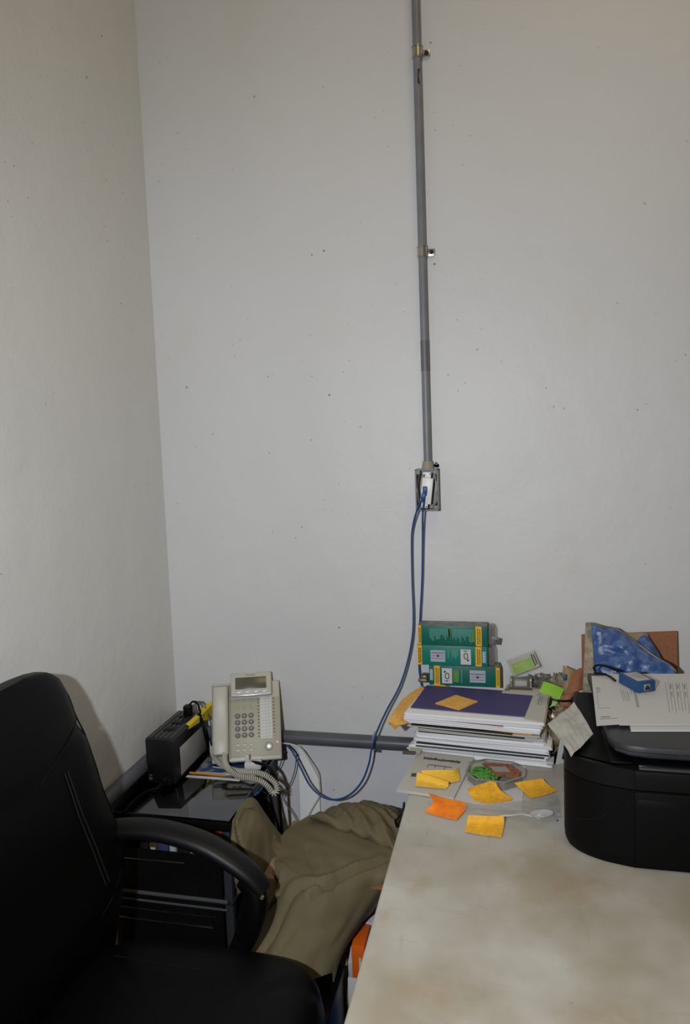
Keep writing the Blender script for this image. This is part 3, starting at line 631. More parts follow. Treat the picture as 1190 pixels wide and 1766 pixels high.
rows = [[K(468, 1462, .533), K(500, 1428, .535), K(540, 1408, .535), K(588, 1414, .540), K(640, 1432, .545), K(690, 1462, .545), K(702, 1470, .50)],
        [K(478, 1478, .538), K(520, 1462, .545), K(560, 1450, .548), K(600, 1452, .55), K(650, 1462, .55), K(690, 1482, .54), K(698, 1492, .49)],
        [K(484, 1512, .535), K(520, 1510, .548), K(560, 1508, .553), K(604, 1506, .553), K(646, 1502, .545), K(672, 1512, .53), K(682, 1524, .47)],
        [K(470, 1552, .485), K(510, 1556, .52), K(552, 1558, .53), K(596, 1552, .52), K(632, 1538, .51), K(648, 1542, .49), K(650, 1554, .45)],
        [K(448, 1596, .43), K(492, 1608, .465), K(536, 1610, .475), K(580, 1600, .475), K(602, 1590, .47), K(617, 1590, .455), K(618, 1600, .42)],
        [K(425, 1636, .39), K(470, 1650, .42), K(516, 1656, .43), K(552, 1646, .43), K(574, 1636, .43), K(588, 1634, .42), K(589, 1646, .39)],
        [K(402, 1668, .35), K(452, 1690, .38), K(500, 1700, .385), K(536, 1690, .385), K(560, 1680, .385), K(572, 1676, .375), K(574, 1692, .35)]]
g = G().grid(patch(rows, 16, fold), .003)
obj('trouser_leg', g, khaki, t, world=True)
# bunched waist behind
rows = [[K(545, 1418, .52), K(572, 1396, .53), K(610, 1386, .535), K(650, 1389, .535), K(684, 1400, .53), K(694, 1430, .50)],
        [K(536, 1412, .545), K(568, 1399, .565), K(610, 1392, .575), K(650, 1394, .575), K(684, 1412, .565), K(694, 1444, .53)],
        [K(533, 1411, .55), K(568, 1408, .578), K(610, 1408, .588), K(650, 1414, .59), K(682, 1434, .575), K(692, 1462, .545)],
        [K(536, 1412, .545), K(574, 1421, .568), K(614, 1430, .575), K(650, 1440, .575), K(676, 1456, .562), K(690, 1476, .545)],
        [K(544, 1416, .54), K(584, 1430, .553), K(620, 1442, .553), K(650, 1452, .553), K(672, 1464, .550), K(686, 1480, .535)]]
def fold2(p):
    d_ = p.x * .62 - p.y * .78; e_ = p.x * .78 + p.y * .62
    r = 1 - abs(noise.noise(V((d_ * 4 + .3, e_ * 26, 3.1)))) * 2
    return V((0, 0, .016 * r - .010 + .005 * noise.noise(p * 40)))
obj('bunched_waist', G().grid(patch(rows, 14, fold2), .003), khaki, t, world=True)
# open trouser cuff, rolled at the left
c0 = K(486, 1500, .535); c1 = K(520, 1532, .54)
ax = (V((.62, -.55, -.05))).normalized()
rs = []
for i in range(9):
    u = i / 8; c = K(474, 1500, .520).lerp(K(512, 1516, .535), u); R = .022 + .004 * math.sin(u * 5); 
    a1 = V((.35, -.8, .15)).normalized(); a2 = V((.1, .2, 1)).normalized()
    rs.append([c + a1 * math.cos(k * math.pi / 9) * R * 1.25 + a2 * math.sin(k * math.pi / 9) * R * .8 + noise.noise_vector(c * 30 + V((k, 0, 0))) * .002 for k in range(-2, 12)])
obj('cuff', G().grid(rs, .003), khaki, t, world=True)
# edge roll on the left, towards the chair
obj('rolled_hem', G().tube([K(480, 1540, .515), K(462, 1566, .47), K(446, 1596, .425), K(430, 1622, .385), K(414, 1650, .345)], .012, 10, 6, flat=.7), khaki, t, world=True)
# second garment hanging at the stand's corner
rows = [[Y(401, 1412, -.448), Y(412, 1396, -.41), Y(424, 1380, -.36), Y(437, 1379, -.33), Y(450, 1394, -.31), Y(464, 1414, -.30), Y(478, 1436, -.29)],
        [Y(400, 1424, -.456), Y(412, 1410, -.452), Y(426, 1398, -.42), Y(440, 1398, -.39), Y(455, 1414, -.36), Y(470, 1434, -.34), Y(485, 1452, -.32)],
        [Y(400, 1452, -.462), Y(412, 1440, -.474), Y(428, 1432, -.46), Y(444, 1432, -.43), Y(460, 1442, -.40), Y(474, 1456, -.37), Y(486, 1468, -.35)],
        [Y(402, 1490, -.465), Y(416, 1484, -.480), Y(432, 1482, -.465), Y(446, 1484, -.44), Y(458, 1488, -.41), Y(468, 1492, -.39), Y(476, 1496, -.37)],
        [Y(406, 1540, -.465), Y(418, 1540, -.480), Y(434, 1540, -.470), Y(446, 1540, -.45), Y(454, 1540, -.43), Y(460, 1540, -.41), Y(466, 1540, -.39)]]
def fold3(p):
    return V((.006, -.030, .008)) * (1 - 2.2 * abs(noise.noise(V((p.x * 30 + p.z * 9, p.y * 8, p.z * 3.2 + 4)))) - .7) + V((.004, -.006, 0)) * noise.noise(V((p.x * 80, p.y * 20, p.z * 7)))
obj('khaki_garment', G().grid(patch(rows, 10, fold3), .003), khaki, label='dark folded khaki garment hanging off the right corner of the glass stand', cat='clothing')
# ---------------------------------------------------------------- folding table
TZ = .76; TX0, TX1, TY0, TY1 = .818, 1.62, -1.90, -.045
t = thing('folding_table', 'long off-white folding table with a scratched and stained top', 'table', ((TX0 + TX1) / 2, (TY0 + TY1) / 2, 0))
obj('tabletop', G().box((TX0, TY0, TZ - .035), (TX1, TY1, TZ), .006, seg=3), tablem, t, world=True)
obj('apron', G().box((TX0 + .05, TY0 + .06, TZ - .07), (TX1 - .05, TY1 - .06, TZ - .0355), .004), mat('grey_metal', (110, 110, 112), .4, .6), t, world=True)
lm = mat('leg_metal', (96, 96, 98), .4, .6)
for x in (TX0 + .09, TX1 - .09):
    for y in (TY0 + .16, TY1 - .10):
        obj('leg', G().cyl((x, y, 0), (x, y, TZ - .07), .013, 14), lm, t, world=True)
for y in (TY0 + .16, TY1 - .10): obj('crossbar', G().cyl((TX0 + .09, y, .22), (TX1 - .09, y, .22), .010, 12), lm, t, world=True)
cable('black_cable', [V((.812, -.52, TZ - .045)), Y(697, 1385, -.40), Y(694, 1400, -.35), Y(686, 1412, -.3), Y(684, 1424, -.28), V((.80, -.25, .45))], .0028, blackp, 'short black cable hanging at the table edge beside the khaki trousers')
# ---------------------------------------------------------------- stack of papers
TOP = .89
FL, FR, BR, BL = Z(698, 1228, TOP), Z(938, 1247, TOP), Z(947, 1196, TOP), Z(737, 1180, TOP)
f0, f1 = Z(705, 1298, TZ), Z(940, 1324, TZ)
bb0 = V((.835, -.055, TZ)); bb1 = V((1.165, -.085, TZ))
def layer_quad(z, dx=0, dy=0, rot=0, w0=0, w1=0):
    u = (z - TZ) / (TOP - TZ)
    a = f0.lerp(FL, u); b_ = f1.lerp(FR, u); c = bb1.lerp(BR, u); d_ = bb0.lerp(BL, u)
    c0 = (a + b_ + c + d_) / 4; R = Matrix.Rotation(rot, 3, 'Z')
    q = []
    for p, ww in ((a, w0), (b_, w1), (c, w1), (d_, w0)):
        r = R @ (V((p.x, p.y, 0)) - V((c0.x, c0.y, 0))) + V((c0.x + dx + ww, c0.y + dy, z)); q.append(r)
    return q
def slab(g, q, z0, z1, sag=0., seed=0, n=10):
    rows0 = []; rows1 = []
    for j in range(n + 1):
        v = j / n; r0 = []; r1 = []
        for i in range(n + 1):
            u = i / n; p = bil(q, u, v); e = sag * (noise.noise(V((u * 2 + seed, v * 1.5, seed)))); r0.append(V((p.x, p.y, z0 + e))); r1.append(V((p.x, p.y, z1 + e)))
        rows0.append(r0); rows1.append(r1)
    b = bmesh.new(); A = [[b.verts.new(p) for p in r] for r in rows0]; B_ = [[b.verts.new(p) for p in r] for r in rows1]
    for i in range(n):
        for j in range(n):
            b.faces.new((B_[i][j], B_[i][j + 1], B_[i + 1][j + 1], B_[i + 1][j])); b.faces.new((A[i][j], A[i + 1][j], A[i + 1][j + 1], A[i][j + 1]))
    for j in range(n):
        b.faces.new((A[0][j], A[0][j + 1], B_[0][j + 1], B_[0][j])); b.faces.new((A[n][j + 1], A[n][j], B_[n][j], B_[n][j + 1]))
        b.faces.new((A[j + 1][0], A[j][0], B_[j][0], B_[j + 1][0])); b.faces.new((A[j][n], A[j + 1][n], B_[j + 1][n], B_[j][n]))
    g.add(b); return g
random.seed(21)
# (kind, thickness, dx, dy, rot, w0, w1)
LAY = [('w', .006, .004, .0, .0, 0, .012), ('w', .006, 0, .004, -.01, 0, .006), ('g', .003, -.0, -.002, .0, -.004, .02), ('w', .007, .004, 0, .0, .0, .0), ('k', .0025, .0, -.004, .005, .02, -.004),
       ('w', .006, .012, 0, .01, .006, .0), ('k', .0022, .010, -.006, .0, .014, .0), ('w', .011, .008, 0, -.01, .012, .0), ('g', .002, .012, -.003, .01, .01, .004), ('w', .008, .014, 0, 0, .01, .0),
       ('w', .007, .010, .002, .01, .016, -.01), ('k', .0016, .0, -.003, .012, .03, -.03), ('c', .007, .004, -.002, -.006, .03, -.004), ('k', .002, .002, -.002, -.008, .03, -.05), ('c', .006, .0, 0, .0, .006, -.012),
       ('k', .0026, .002, -.004, .010, .012, -.08), ('m', .0014, .002, -.003, .0, .02, -.03), ('w', .007, 0, 0, .004, .004, -.012), ('w', .006, .0, .0, -.006, -.002, -.006), ('r', .0012, .0, .001, .0, .02, -.1), ('w', .006, .0, .0, .0, .0, -.004), ('w', .007, .0, 0, .0, .0, .0)]
tot = sum(l[1] for l in LAY); scale_ = (TOP - .0012 - TZ) / tot; z = TZ
mats = {'w': paper2, 'g': paper, 'k': mat('black_folder', (26, 26, 28), .5), 'c': paper3, 'm': manila, 'r': mat('red_edge_sheet', (150, 100, 80), .7)}
info = {'w': ('paper_sheaf', 'white sheaf of papers lying in the tall paper stack'), 'g': ('paper_folder', 'pale grey folder pressed between white sheaves in the tall paper stack'), 'k': ('paper_folder', 'thin black folder showing as a dark line in the tall paper stack'),
        'c': ('paper_sheaf', 'cream sheaf of papers in the upper half of the tall paper stack'), 'm': ('envelope', 'orange envelope edge between sheaves at the right of the paper stack'), 'r': ('paper_folder', 'reddish brown sheet just below the top sheaves of the paper stack')}
for i, (k, th, dx, dy, rot, w0, w1) in enumerate(LAY):
    th *= scale_; g = G(); n = max(1, int(th / .0016)); zz = z
    if k == 'm':
        w0 += .12
    for s_ in range(n):
        j = .0036 if k in 'wc' else .001
        q = layer_quad(zz, dx + random.uniform(-j, j), dy + random.uniform(-j, j), rot + random.uniform(-.010, .010), w0, w1)
        slab(g, q, zz, zz + th / n * (.90 if n > 1 else 1), 0, i, 3); zz += th / n
    nm, lb = info[k]
    obj(nm, g, mats[k], label=lb, cat='envelope' if k == 'm' else 'folder' if nm == 'paper_folder' else 'papers', group='papers in the stack' if k in 'wkgc' else None, smooth=False)
    z += th
# purple folder on top, sticky pad
q = [Z(708, 1220, TOP + .001), Z(905, 1236, TOP + .001), Z(921, 1195, TOP + .001), Z(737, 1179, TOP + .001)]
q[2].y = min(q[2].y, -.078); q[3].y = min(q[3].y, -.068)
g = slab(G(), q, TOP, TOP + .002, 0, 1, 6)
obj('purple_folder', g, purple, label='purple card folder lying on top of the paper stack', cat='folder')
q = [Z(792, 1224, TOP + .004), Z(824, 1210, TOP + .004), Z(786, 1199, TOP + .004), Z(751, 1213, TOP + .004)]
obj('sticky_pad', slab(G(), [q[3], q[0], q[1], q[2]], TOP + .0022, TOP + .0052, .0, 1, 3), manila, label='pale yellow sticky note pad turned diagonally on the purple folder', cat='sticky notes')
# orange envelope leaning out at the left
rows = [[Z(728, 1184, .885), Z(734, 1190, .888), Z(742, 1192, .889)], [Z(703, 1200, .872), Z(716, 1206, .885), Z(724, 1210, .887)], [Z(688, 1216, .852), Z(700, 1226, .872), Z(712, 1228, .884)],
        [Z(672, 1240, .838), Z(690, 1244, .84), Z(704, 1246, .85)], [Z(672, 1249, .822), Z(686, 1252, .83), Z(699, 1249, .842)]]
for r in rows:
    for p in r: p.x = min(p.x, .84)
g = G().grid(patch(rows, 5, lambda p: V((0, 0, .002)) * noise.noise(p * 40)), .002)
g.grid([[Z(674, 1249, .822), Z(688, 1252, .828)], [Z(680, 1258, .812), Z(683, 1258, .812)]], .001)
obj('envelope', g, manila, label='crumpled orange envelope sticking out left of the paper stack', cat='envelope')
# grey clear sleeve low left of stack
q = [Z(702, 1298, .772), Z(724, 1300, .772), Z(744, 1262, .80), Z(734, 1260, .80)]
obj('folder_tab', G().grid(patch([[q[0], q[1]], [q[3], q[2]]], 1), .0015), mat('tab_grey', (168, 164, 150), .5), label='grey folder tab poking out at the lower left of the paper stack', cat='folder')
o = obj('binder_clip', G().box(tuple(Z(694, 1301, TZ + .012)), tuple(Z(694, 1301, TZ + .012) + V((.034, .012, .006))), .001), mat('clip_dark', (84, 78, 64), .5), label='dark metal clip bar at the lower left corner of the paper stack', cat='clip')
# ---------------------------------------------------------------- the three green cartons
def carton(label, x0, x1, z0, z1, y0, flip, marks, tm, darkend=True, rz=0, top=True):
    c = V(((x0 + x1) / 2, y0, z0)); L, H, D = x1 - x0, z1 - z0, .052
    t = thing('product_carton', label, 'carton', c, rz, 'green cartons stacked against the wall')
    def BX(a, b_, v0, v1, h=.0006): return G().box((-L / 2 + a * L, -h, v0 * H), (-L / 2 + b_ * L, .0002, v1 * H))
    e = .94 if darkend else 1.0
    obj('carton_body', G().box((-L / 2, 0, .0005), (L / 2, D, H - .0005), .0012), tm, t)
    obj('top_print', G().box((-L / 2 + .004, .002, H - .0006), (L / 2 - .003, D - .002, H)), greyc, t)
    for kind, a, b_, v0, v1 in marks:
        if flip: a, b_ = 1 - b_, 1 - a
        if kind == 'y':
            o = obj('yellow_band', BX(a, b_, 0.01, .99), ylabel, t)
            g = G()
            for k in range(2):
                xa = a + (b_ - a) * (.25 + .35 * k); r_ = random.Random(k)
                v = .10
                while v < .86:
                    l_ = r_.uniform(.04, .16); g.box((-L / 2 + xa * L, -.0011, v * H), (-L / 2 + (xa + (b_ - a) * .2) * L, -.0005, min(.9, v + l_) * H)); v += l_ + .03
            obj('printed_text', g, mat('band_text', (120, 96, 24), .5) if a > .03 else dark_hole, o)
        elif kind == 't':
            g = G(); r_ = random.Random(int(a * 100)); n = int((b_ - a) * L / .0042)
            for k in range(n): xa = a + (b_ - a) * k / n; g.box((-L / 2 + xa * L, -.0009, (v1 - (v1 - v0) * r_.uniform(.45, 1)) * H), (-L / 2 + xa * L + .0022, 0, v1 * H))
            obj('printed_text', g, teal_t, t)
        elif kind == 'g':
            g = G()
            for k in range(6): xa = a + (b_ - a) * k / 6; g.box((-L / 2 + xa * L, -.0009, v0 * H), (-L / 2 + xa * L + .0014, 0, v1 * H))
            obj('printed_text', g, mat('lime_text', (120, 170, 40), .5), t)
        elif kind == 'p':
            o = obj('picture', BX(a, b_, v0, v1, .0008), mat('picture_grey', (172, 176, 186), .4), t)
            g = G(); cxm = -L / 2 + (a + b_) / 2 * L
            g.box((cxm - .003, -.0016, .43 * H), (cxm + .003, -.0007, .53 * H)); obj('pictured_tool', g, dark_hole, o)
            g = G(); g.box((-L / 2 + a * L + .003, -.0013, .47 * H), (-L / 2 + b_ * L - .002, -.0007, .495 * H)).box((-L / 2 + a * L + .002, -.0013, .60 * H), (-L / 2 + b_ * L - .002, -.0007, .66 * H)).box((-L / 2 + a * L + .002, -.0013, .33 * H), (-L / 2 + b_ * L - .002, -.0007, .36 * H))
            obj('picture_lines', g, mat('picture_shade', (118, 122, 142), .4), o)
        elif kind == 's':
            o = obj('picture', BX(a, b_, v0, v1, .0008), mat('picture_white', (198, 200, 200), .4), t)
            cxm = -L / 2 + (a + b_) / 2 * L; fl = -1 if flip else 1
            pth = [(cxm - .004, -.0012, (.5 + .12 * fl) * H), (cxm + .004, -.0012, (.5 + .14 * fl) * H), (cxm + .005, -.0012, (.5 - .1 * fl) * H), (cxm - .002, -.0012, (.5 - .12 * fl) * H), (cxm - .005, -.0012, .5 * H), (cxm - .004, -.0012, (.5 + .12 * fl) * H)]
            obj('pictured_tool', G().tube(pth, .0011, 6, 3).sphere((cxm + .006 * fl, -.001, (.5 - .2 * fl) * H), .003, (1, .3, 1)).box((cxm - .006, -.0013, (.5 + .26 * fl) * H - .001), (cxm + .004, -.0007, (.5 + .26 * fl) * H + .001)), dark_hole, o)
        elif kind == 'b':
            o = obj('small_label', BX(a, b_, v0, v1, .0008), mat('label_bluewhite', (176, 196, 214), .4), t)
            g = G()
            for k in range(5): g.box((-L / 2 + (a + .3 * (b_ - a)) * L, -.0014, (v0 + .04 + k * (v1 - v0) * .19) * H), (-L / 2 + b_ * L - .0008, -.0007, (v0 + .04 + k * (v1 - v0) * .19) * H + .003))
            obj('printed_text', g, mat('label_text', (120, 140, 170), .5), o)
    if darkend:
        s = 1
        obj('clear_end', G().box((L / 2 + .0002, .004, .002), (L / 2 + .020, D - .002, H - .002), .006), blister, t)
        obj('packed_part', G().box((L / 2 + .001, .012, .006), (L / 2 + .012, D - .01, H - .008), .004), mat('packed_dark', (46, 38, 34), .4), t)
    else:
        obj('end_band', G().box((L / 2 - .0005, .010, .002), (L / 2 + .0006, .030, H - .002)), mat('end_orange', (196, 136, 70), .5), t)
        obj('end_print', G().box((L / 2 - .0005, .031, .002), (L / 2 + .0005, D - .002, H - .002)), greyc, t)
    return t
GY = -.066; gz = TOP + .0025
zA = Y(860, 1180, GY).z; 
pA0, pA1 = Y(740, 1162, GY).x, Y(862, 1162, GY).x
hA = .0585
carton('green carton turned upside down, lowest of the stack of three', pA0, pA1, gz, gz + hA, GY, True, [('y', 0, .055, 0, 1), ('p', .20, .42, .22, .82), ('t', .50, .54, .1, .85), ('g', .57, .65, .2, .8), ('s', .67, .815, .12, .88), ('y', .845, .925, 0, 1), ('b', .945, .985, .25, .8)], teal2, darkend=False)
pB0, pB1 = Y(720, 1130, GY).x, Y(841, 1130, GY).x
carton('green carton with two pictures, middle of the stack of three', pB0, pB1, gz + hA + .0008, gz + 2 * hA, GY, False, [('y', 0, .065, 0, 1), ('p', .19, .40, .18, .76), ('t', .44, .48, .2, .8), ('t', .50, .59, .25, .8), ('s', .62, .765, .08, .84), ('y', .83, .915, 0, 1), ('b', .93, .975, .2, .75)], teal)
pC0, pC1 = Y(721, 1094, GY).x, Y(841, 1094, GY).x
carton('green carton with only printed text, topmost of the stack of three', pC0, pC1, gz + 2 * hA + .001, gz + 3 * hA, GY + .001, False, [('y', 0, .045, 0, 1), ('t', .17, .44, .2, .84), ('g', .44, .46, .4, .84), ('t', .50, .78, .15, .84), ('g', .78, .81, .2, .84), ('y', .83, .915, 0, 1)], teal2)
q0 = Y(849, 1104, GY + .01)
t = thing('hang_tab', 'grey metal hang tab sticking out right of the topmost green carton', 'tab', q0)
obj('plate', G().box((-.004, 0, -.010), (.020, .003, .010), .002, Matrix.Rotation(math.radians(12), 4, 'Y')), mat('tab_metal', (112, 114, 118), .4, .5), t)
obj('hole', G().cyl((.012, -.001, -.002), (.012, 0, -.002), .002, 10), dark_hole, t)
q0 = Y(721, 1176, -.05)
obj('metal_bracket', G().box((q0.x, -.05, gz), (q0.x + .027, -.02, gz + .010), .003).box((q0.x + .009, -.052, gz + .009), (q0.x + .027, -.02, gz + .022), .004), mat('bracket', (120, 112, 92), .4, .5), label='small grey bracket left of the lowest green carton', cat='bracket')
obj('yellow_strip', G().grid([[V((pA0 + .012, GY - .005, gz + .0005)), V((pA0 + .055, GY - .008, gz + .0005))], [V((pA0 + .012, GY - .001, gz + .004)), V((pA0 + .04, GY - .0015, gz + .002))]], .0008), manila, label='yellow paper strip between the purple folder and the lowest green carton', cat='paper')
# ---------------------------------------------------------------- printer
t = thing('printer', 'black all-in-one printer with papers on its scanner lid', 'printer', (1.42, -.45, TZ))
low = [(1.215, -.26), (1.167, -.590), (1.172, -.612), (1.195, -.640), (1.235, -.662), (1.29, -.676), (1.62, -.676), (1.64, -.65), (1.64, -.26)]
_f = [(p.x, p.y) for p in spline([V((x_, y_, 0)) for x_, y_ in low[1:6]], 5)]
low = low[:1] + _f + low[6:]
def loft(polys):
    return G().rings([[V((p[0], p[1], z)) for p in pl] for pl, z in polys])
def shr(pl, k, c=(1.42, -.45)): return [(c[0] + (p[0] - c[0]) * k, c[1] + (p[1] - c[1]) * k) for p in pl]
FZ = lambda py: Y(1120, py, -.676).z
z1, z2 = FZ(1364), FZ(1330)
body = mat('printer_black', (7, 7, 8), .5, spec=.12, bump=(400, .2, .0005)); body2 = mat('printer_black_panel', (14, 14, 15), .45, spec=.16, bump=(400, .15, .0005)); grey_p = mat('printer_grey', (48, 49, 52), .42)
obj('lower_body', loft([(shr(low, .975), TZ), (shr(low, .995), TZ + .012), (low, TZ + .03), (low, z1 - .002)]), body, t, world=True)
obj('middle_band', loft([(low, z1), (low, z2)]), body2, t, world=True)
g = G().prism([(1.222, -.27), (1.169, -.586), (1.200, -.628), (1.262, -.655), (1.262, -.27)], z2, z2 + .001)
g.rings([[V((1.222, -.27, z2)), V((1.169, -.586, z2)), V((1.196, -.632, z2)), V((1.255, -.66, z2)), V((1.29, -.655, z2)), V((1.29, -.27, z2))],
         [V((1.228, -.28, .942)), V((1.1635, -.584, .932)), V((1.176, -.600, .932)), V((1.250, -.630, .942)), V((1.27, -.60, .95)), V((1.27, -.28, .95))]])
obj('left_shoulder', g, body, t, world=True)
obj('upper_body', G().box((1.262, -.60, z2), (1.62, -.26, .977), .004).box((1.25, -.655, z2 - .001), (1.292, -.50, .966), .010), body, t, world=True)
obj('output_slot', G().box((1.296, -.602, z2 + .010), (1.62, -.598, .955)).box((1.300, -.664, z2 + .0005), (1.61, -.598, z2 + .006), .002), black_gl, t, world=True)
obj('tray_edge', G().box((1.300, -.6755, z2 + .0005), (1.62, -.665, z2 + .004), .001), mat('tray_trim', (62, 62, 64), .3), t, world=True)
lid = [(1.250, -.22), (1.250, -.52), (1.253, -.60), (1.262, -.635), (1.285, -.652), (1.32, -.658), (1.64, -.658), (1.64, -.22)]
l = obj('scanner_lid', loft([(shr(lid, .985), .976), (lid, .980), (lid, .991), (shr(lid, .992), .9965), (shr(lid, .96), .9985)]), grey_p, t, world=True)
obj('lid_seam', loft([(shr(lid, 1.0015), .9865), (shr(lid, 1.0015), .9875)]), blackm, l, world=True)
obj('lid_button', G().box((1.335, -.6605, .981), (1.372, -.656, .985), .001), dark_hole, l, world=True)
obj('lid_button', G().box((1.384, -.6605, .981), (1.405, -.656, .985), .001), dark_hole, l, world=True)
f_ = obj('paper_drawer', G().box((1.292, -.6785, TZ + .01), (1.62, -.674, z1 - .004), .002), body, t, world=True)
obj('handle_recess', G().box((1.297, -.6795, z1 - .03), (1.365, -.6782, z1 - .018), .0008), blackm, f_, world=True)
obj('panel', G().box((1.292, -.6785, z1 + .002), (1.62, -.674, z2 - .002), .002), body2, t, world=True)
obj('crease', G().tube([(1.170, -.604, TZ + .055), (1.196, -.6395, TZ + .075), (1.235, -.661, TZ + .095), (1.285, -.676, z1 - .004)], .0022, 6, 5), body2, t, world=True)
g = G()
for a, b_, c_ in ((.0, .0, (30, 70, 110)),): g.box((1.205, -.634, .905), (1.209, -.630, .920))
obj('side_reflection', G().rings([[V((1.196, -.631, .895)), V((1.232, -.647, .895)), V((1.228, -.637, .920)), V((1.190, -.6165, .920))], [V((1.195, -.633, .895)), V((1.231, -.649, .895)), V((1.227, -.639, .920)), V((1.189, -.6185, .920))]]), mat('reflection_tint', (36, 40, 48), .25, var=(60, (38, 66, 96), .52, .62)), t, world=True)  # glossy reflections on the shoulder, painted as a blue-mottled patch
# papers on the lid
def sheet(label, q, z, th, m=paper, cat='paper', marks=None, group=None, name='paper_sheet', ink_m=None):
    g = slab(G(), q, z, z + th, 0, 1, 4)
    o = obj(name, g, m, label=label, cat=cat, group=group)
    if marks:
        g = G(); qq = [V((p.x, p.y, z + th)) for p in q]
        for mk in marks: g.quadmark(qq, *mk, h=.0004)
        obj('printed_text', g, ink_m or light_ink, o, world=True)
    return o
LZ = .9995
def quadpx(z, *p): return [Z(a, b_, z) for a, b_ in p]
sheet('white sheaf at the bottom of the papers on the printer lid', quadpx(LZ, (1088, 1262), (1215, 1262), (1200, 1172), (1070, 1172)), LZ, .004, paper, 'papers', name='paper_sheaf')
sheet('white sheet with a faint form sticking out left on the printer lid', quadpx(LZ + .0045, (1029, 1252), (1150, 1244), (1140, 1166), (1020, 1166)), LZ + .0045, .0008, paper, marks=[(.06, .70, .10, .72), (.06, .66, .11, .675), (.06, .62, .10, .635), (.05, .10, .30, .11), (.05, .32, .055, .74), (.07, .13, .20, .15), (.05, .30, .22, .307)])
random.seed(4); mk = []
for k in range(4):
    u = .12 + k * .025
    mk.append((u, .42, u + .004, .66 - .02 * k))
for k in range(7):
    u = .24 + k * .028; mk.append((u, .55 + .02 * (k % 3), u + .005, .82 - .01 * k))
for k in range(3): mk.append((.27 + k * .012, .30, .275 + k * .012, .82))
for k in range(7):
    u = .66 + k * .04; mk.append((u, .20 + .05 * (k % 2), u + .004, .80))
    if k % 2: mk.append((u + .014, .66, u + .024, .76)); mk.append((u + .014, .50, u + .022, .60))
q = quadpx(LZ + .0055, (1068, 1251), (1205, 1251), (1196, 1163), (1046, 1163))
sheet('top printed letter of the papers on the printer lid, under the blue box', q, LZ + .0055, .0015, paper, marks=mk, ink_m=mat('print_grey', (122, 122, 124), .7))
# blue injector box
BZ = LZ + .0072
a, b_, c_ = Z(1100, 1196, BZ), Z(1131, 1192, BZ), Z(1066, 1178, BZ)
ex = (b_ - a); W = ex.length; ex.normalize(); ey = V((-ex.y, ex.x, 0)); D = (c_ - a).dot(ey)
t = thing('network_adapter', 'blue box shaped network adapter with a socket, on the papers on the printer', 'adapter', a, math.atan2(ex.y, ex.x))
HB = .026
b0 = obj('enclosure', G().box((0, 0, 0), (W, max(D, .075), HB), .0025), blue_bx, t)
obj('socket', G().box((W * .34, -.0012, .004), (W * .68, .001, .019), .0008), mat('socket_rim', (150, 150, 150), .4), t)
obj('socket_opening', G().prism([(W * .38, .006), (W * .64, .006), (W * .64, .013), (W * .57, .013), (W * .57, .0165), (W * .45, .0165), (W * .45, .013), (W * .38, .013)], -.0022, -.0010, 'y'), dark_hole, t)
o = obj('top_label', G().box((W * .12, .008, HB - .0002), (W * .85, max(D, .075) - .012, HB + .0004), .0002), mat('adapter_label', (176, 176, 170), .5), t)
g = G()
for k in range(5): g.box((W * (.25 + .1 * k), .018, HB + .0004), (W * (.28 + .1 * k), .05 - .004 * (k % 2), HB + .0007))
obj('printed_text', g, light_ink, o)
cable('black_cable', [Z(1061, 1174, LZ + .012), Z(1050, 1166, LZ + .012), Z(1036, 1162, LZ + .012), Z(1026, 1160, LZ + .010), V((1.268, -.225, LZ + .004)), Z(1024, 1151, 1.016), Z(1031, 1147, 1.02), Z(1042, 1148, 1.02), Z(1058, 1154, 1.016), Z(1072, 1160, 1.012), Z(1088, 1162, LZ + .010)], .0026, blackp, 'black cable loop between the blue pouch and the papers on the printer')
# ---------------------------------------------------------------- cardboard and blue pouches behind the printer
g = G(); c0 = Y(1003, 1095, -.03); c1 = Y(1168, 1089, -.03)
g.rings([[V((c0.x, -.055, TZ + .001)), V((c1.x + .0, -.055, TZ + .001)), V((c1.x, -.051, TZ + .001)), V((c0.x, -.051, TZ + .001))], [V((c0.x, -.027, c0.z)), V((c1.x, -.027, c1.z)), V((c1.x, -.023, c1.z)), V((c0.x, -.023, c0.z))]])
obj('cardboard_sheet', g, card_b, label='brown cardboard panel leaning against the back wall behind the printer', cat='cardboard')
def pouch(name, label, rows, puff, m, seed=0, edge=True):
    R = patch(rows, 8)
    n, mm = len(R), len(R[0]); F = []; Bk = []
    for i in range(n):
        f = []; bkr = []
        for j in range(mm):
            e = (math.sin(math.pi * i / (n - 1)) * math.sin(math.pi * j / (mm - 1))) ** .45; p = R[i][j]
            d_ = puff * e * (1 + .7 * noise.noise(p * 16 + V((seed, 0, 0))) + .4 * noise.noise(p * 45 + V((seed, 0, 0))))
            f.append(p + V((0, -d_, d_ * .2)))
        F.append(f)
    t = thing(name, label, 'pouch', R[-1][mm // 2])
    obj('pouch_body', G().grid(F, .0015), m, t, world=True)
    return t, R
zt = lambda px, py, y: Y(px, py, y)
rows = [[zt(1019, 1074, -.060), zt(1040, 1080, -.062), zt(1058, 1083, -.064), zt(1066, 1086, -.066)], [zt(1021, 1098, -.075), zt(1046, 1100, -.078), zt(1074, 1102, -.080), zt(1092, 1104, -.082)],
        [zt(1023, 1128, -.100), zt(1054, 1128, -.104), zt(1094, 1129, -.106), zt(1126, 1130, -.106)], [zt(1025, 1160, -.13), zt(1066, 1160, -.134), zt(1116, 1160, -.136), zt(1166, 1160, -.136)],
        [V((1.275, -.145, .86)), V((1.33, -.15, .86)), V((1.41, -.15, .86)), V((1.47, -.15, .86))]]
t, R = pouch('blue_pouch', 'blue padded plastic pouch with faint lettering, in front of the cardboard panel', rows, .022, blue_b)
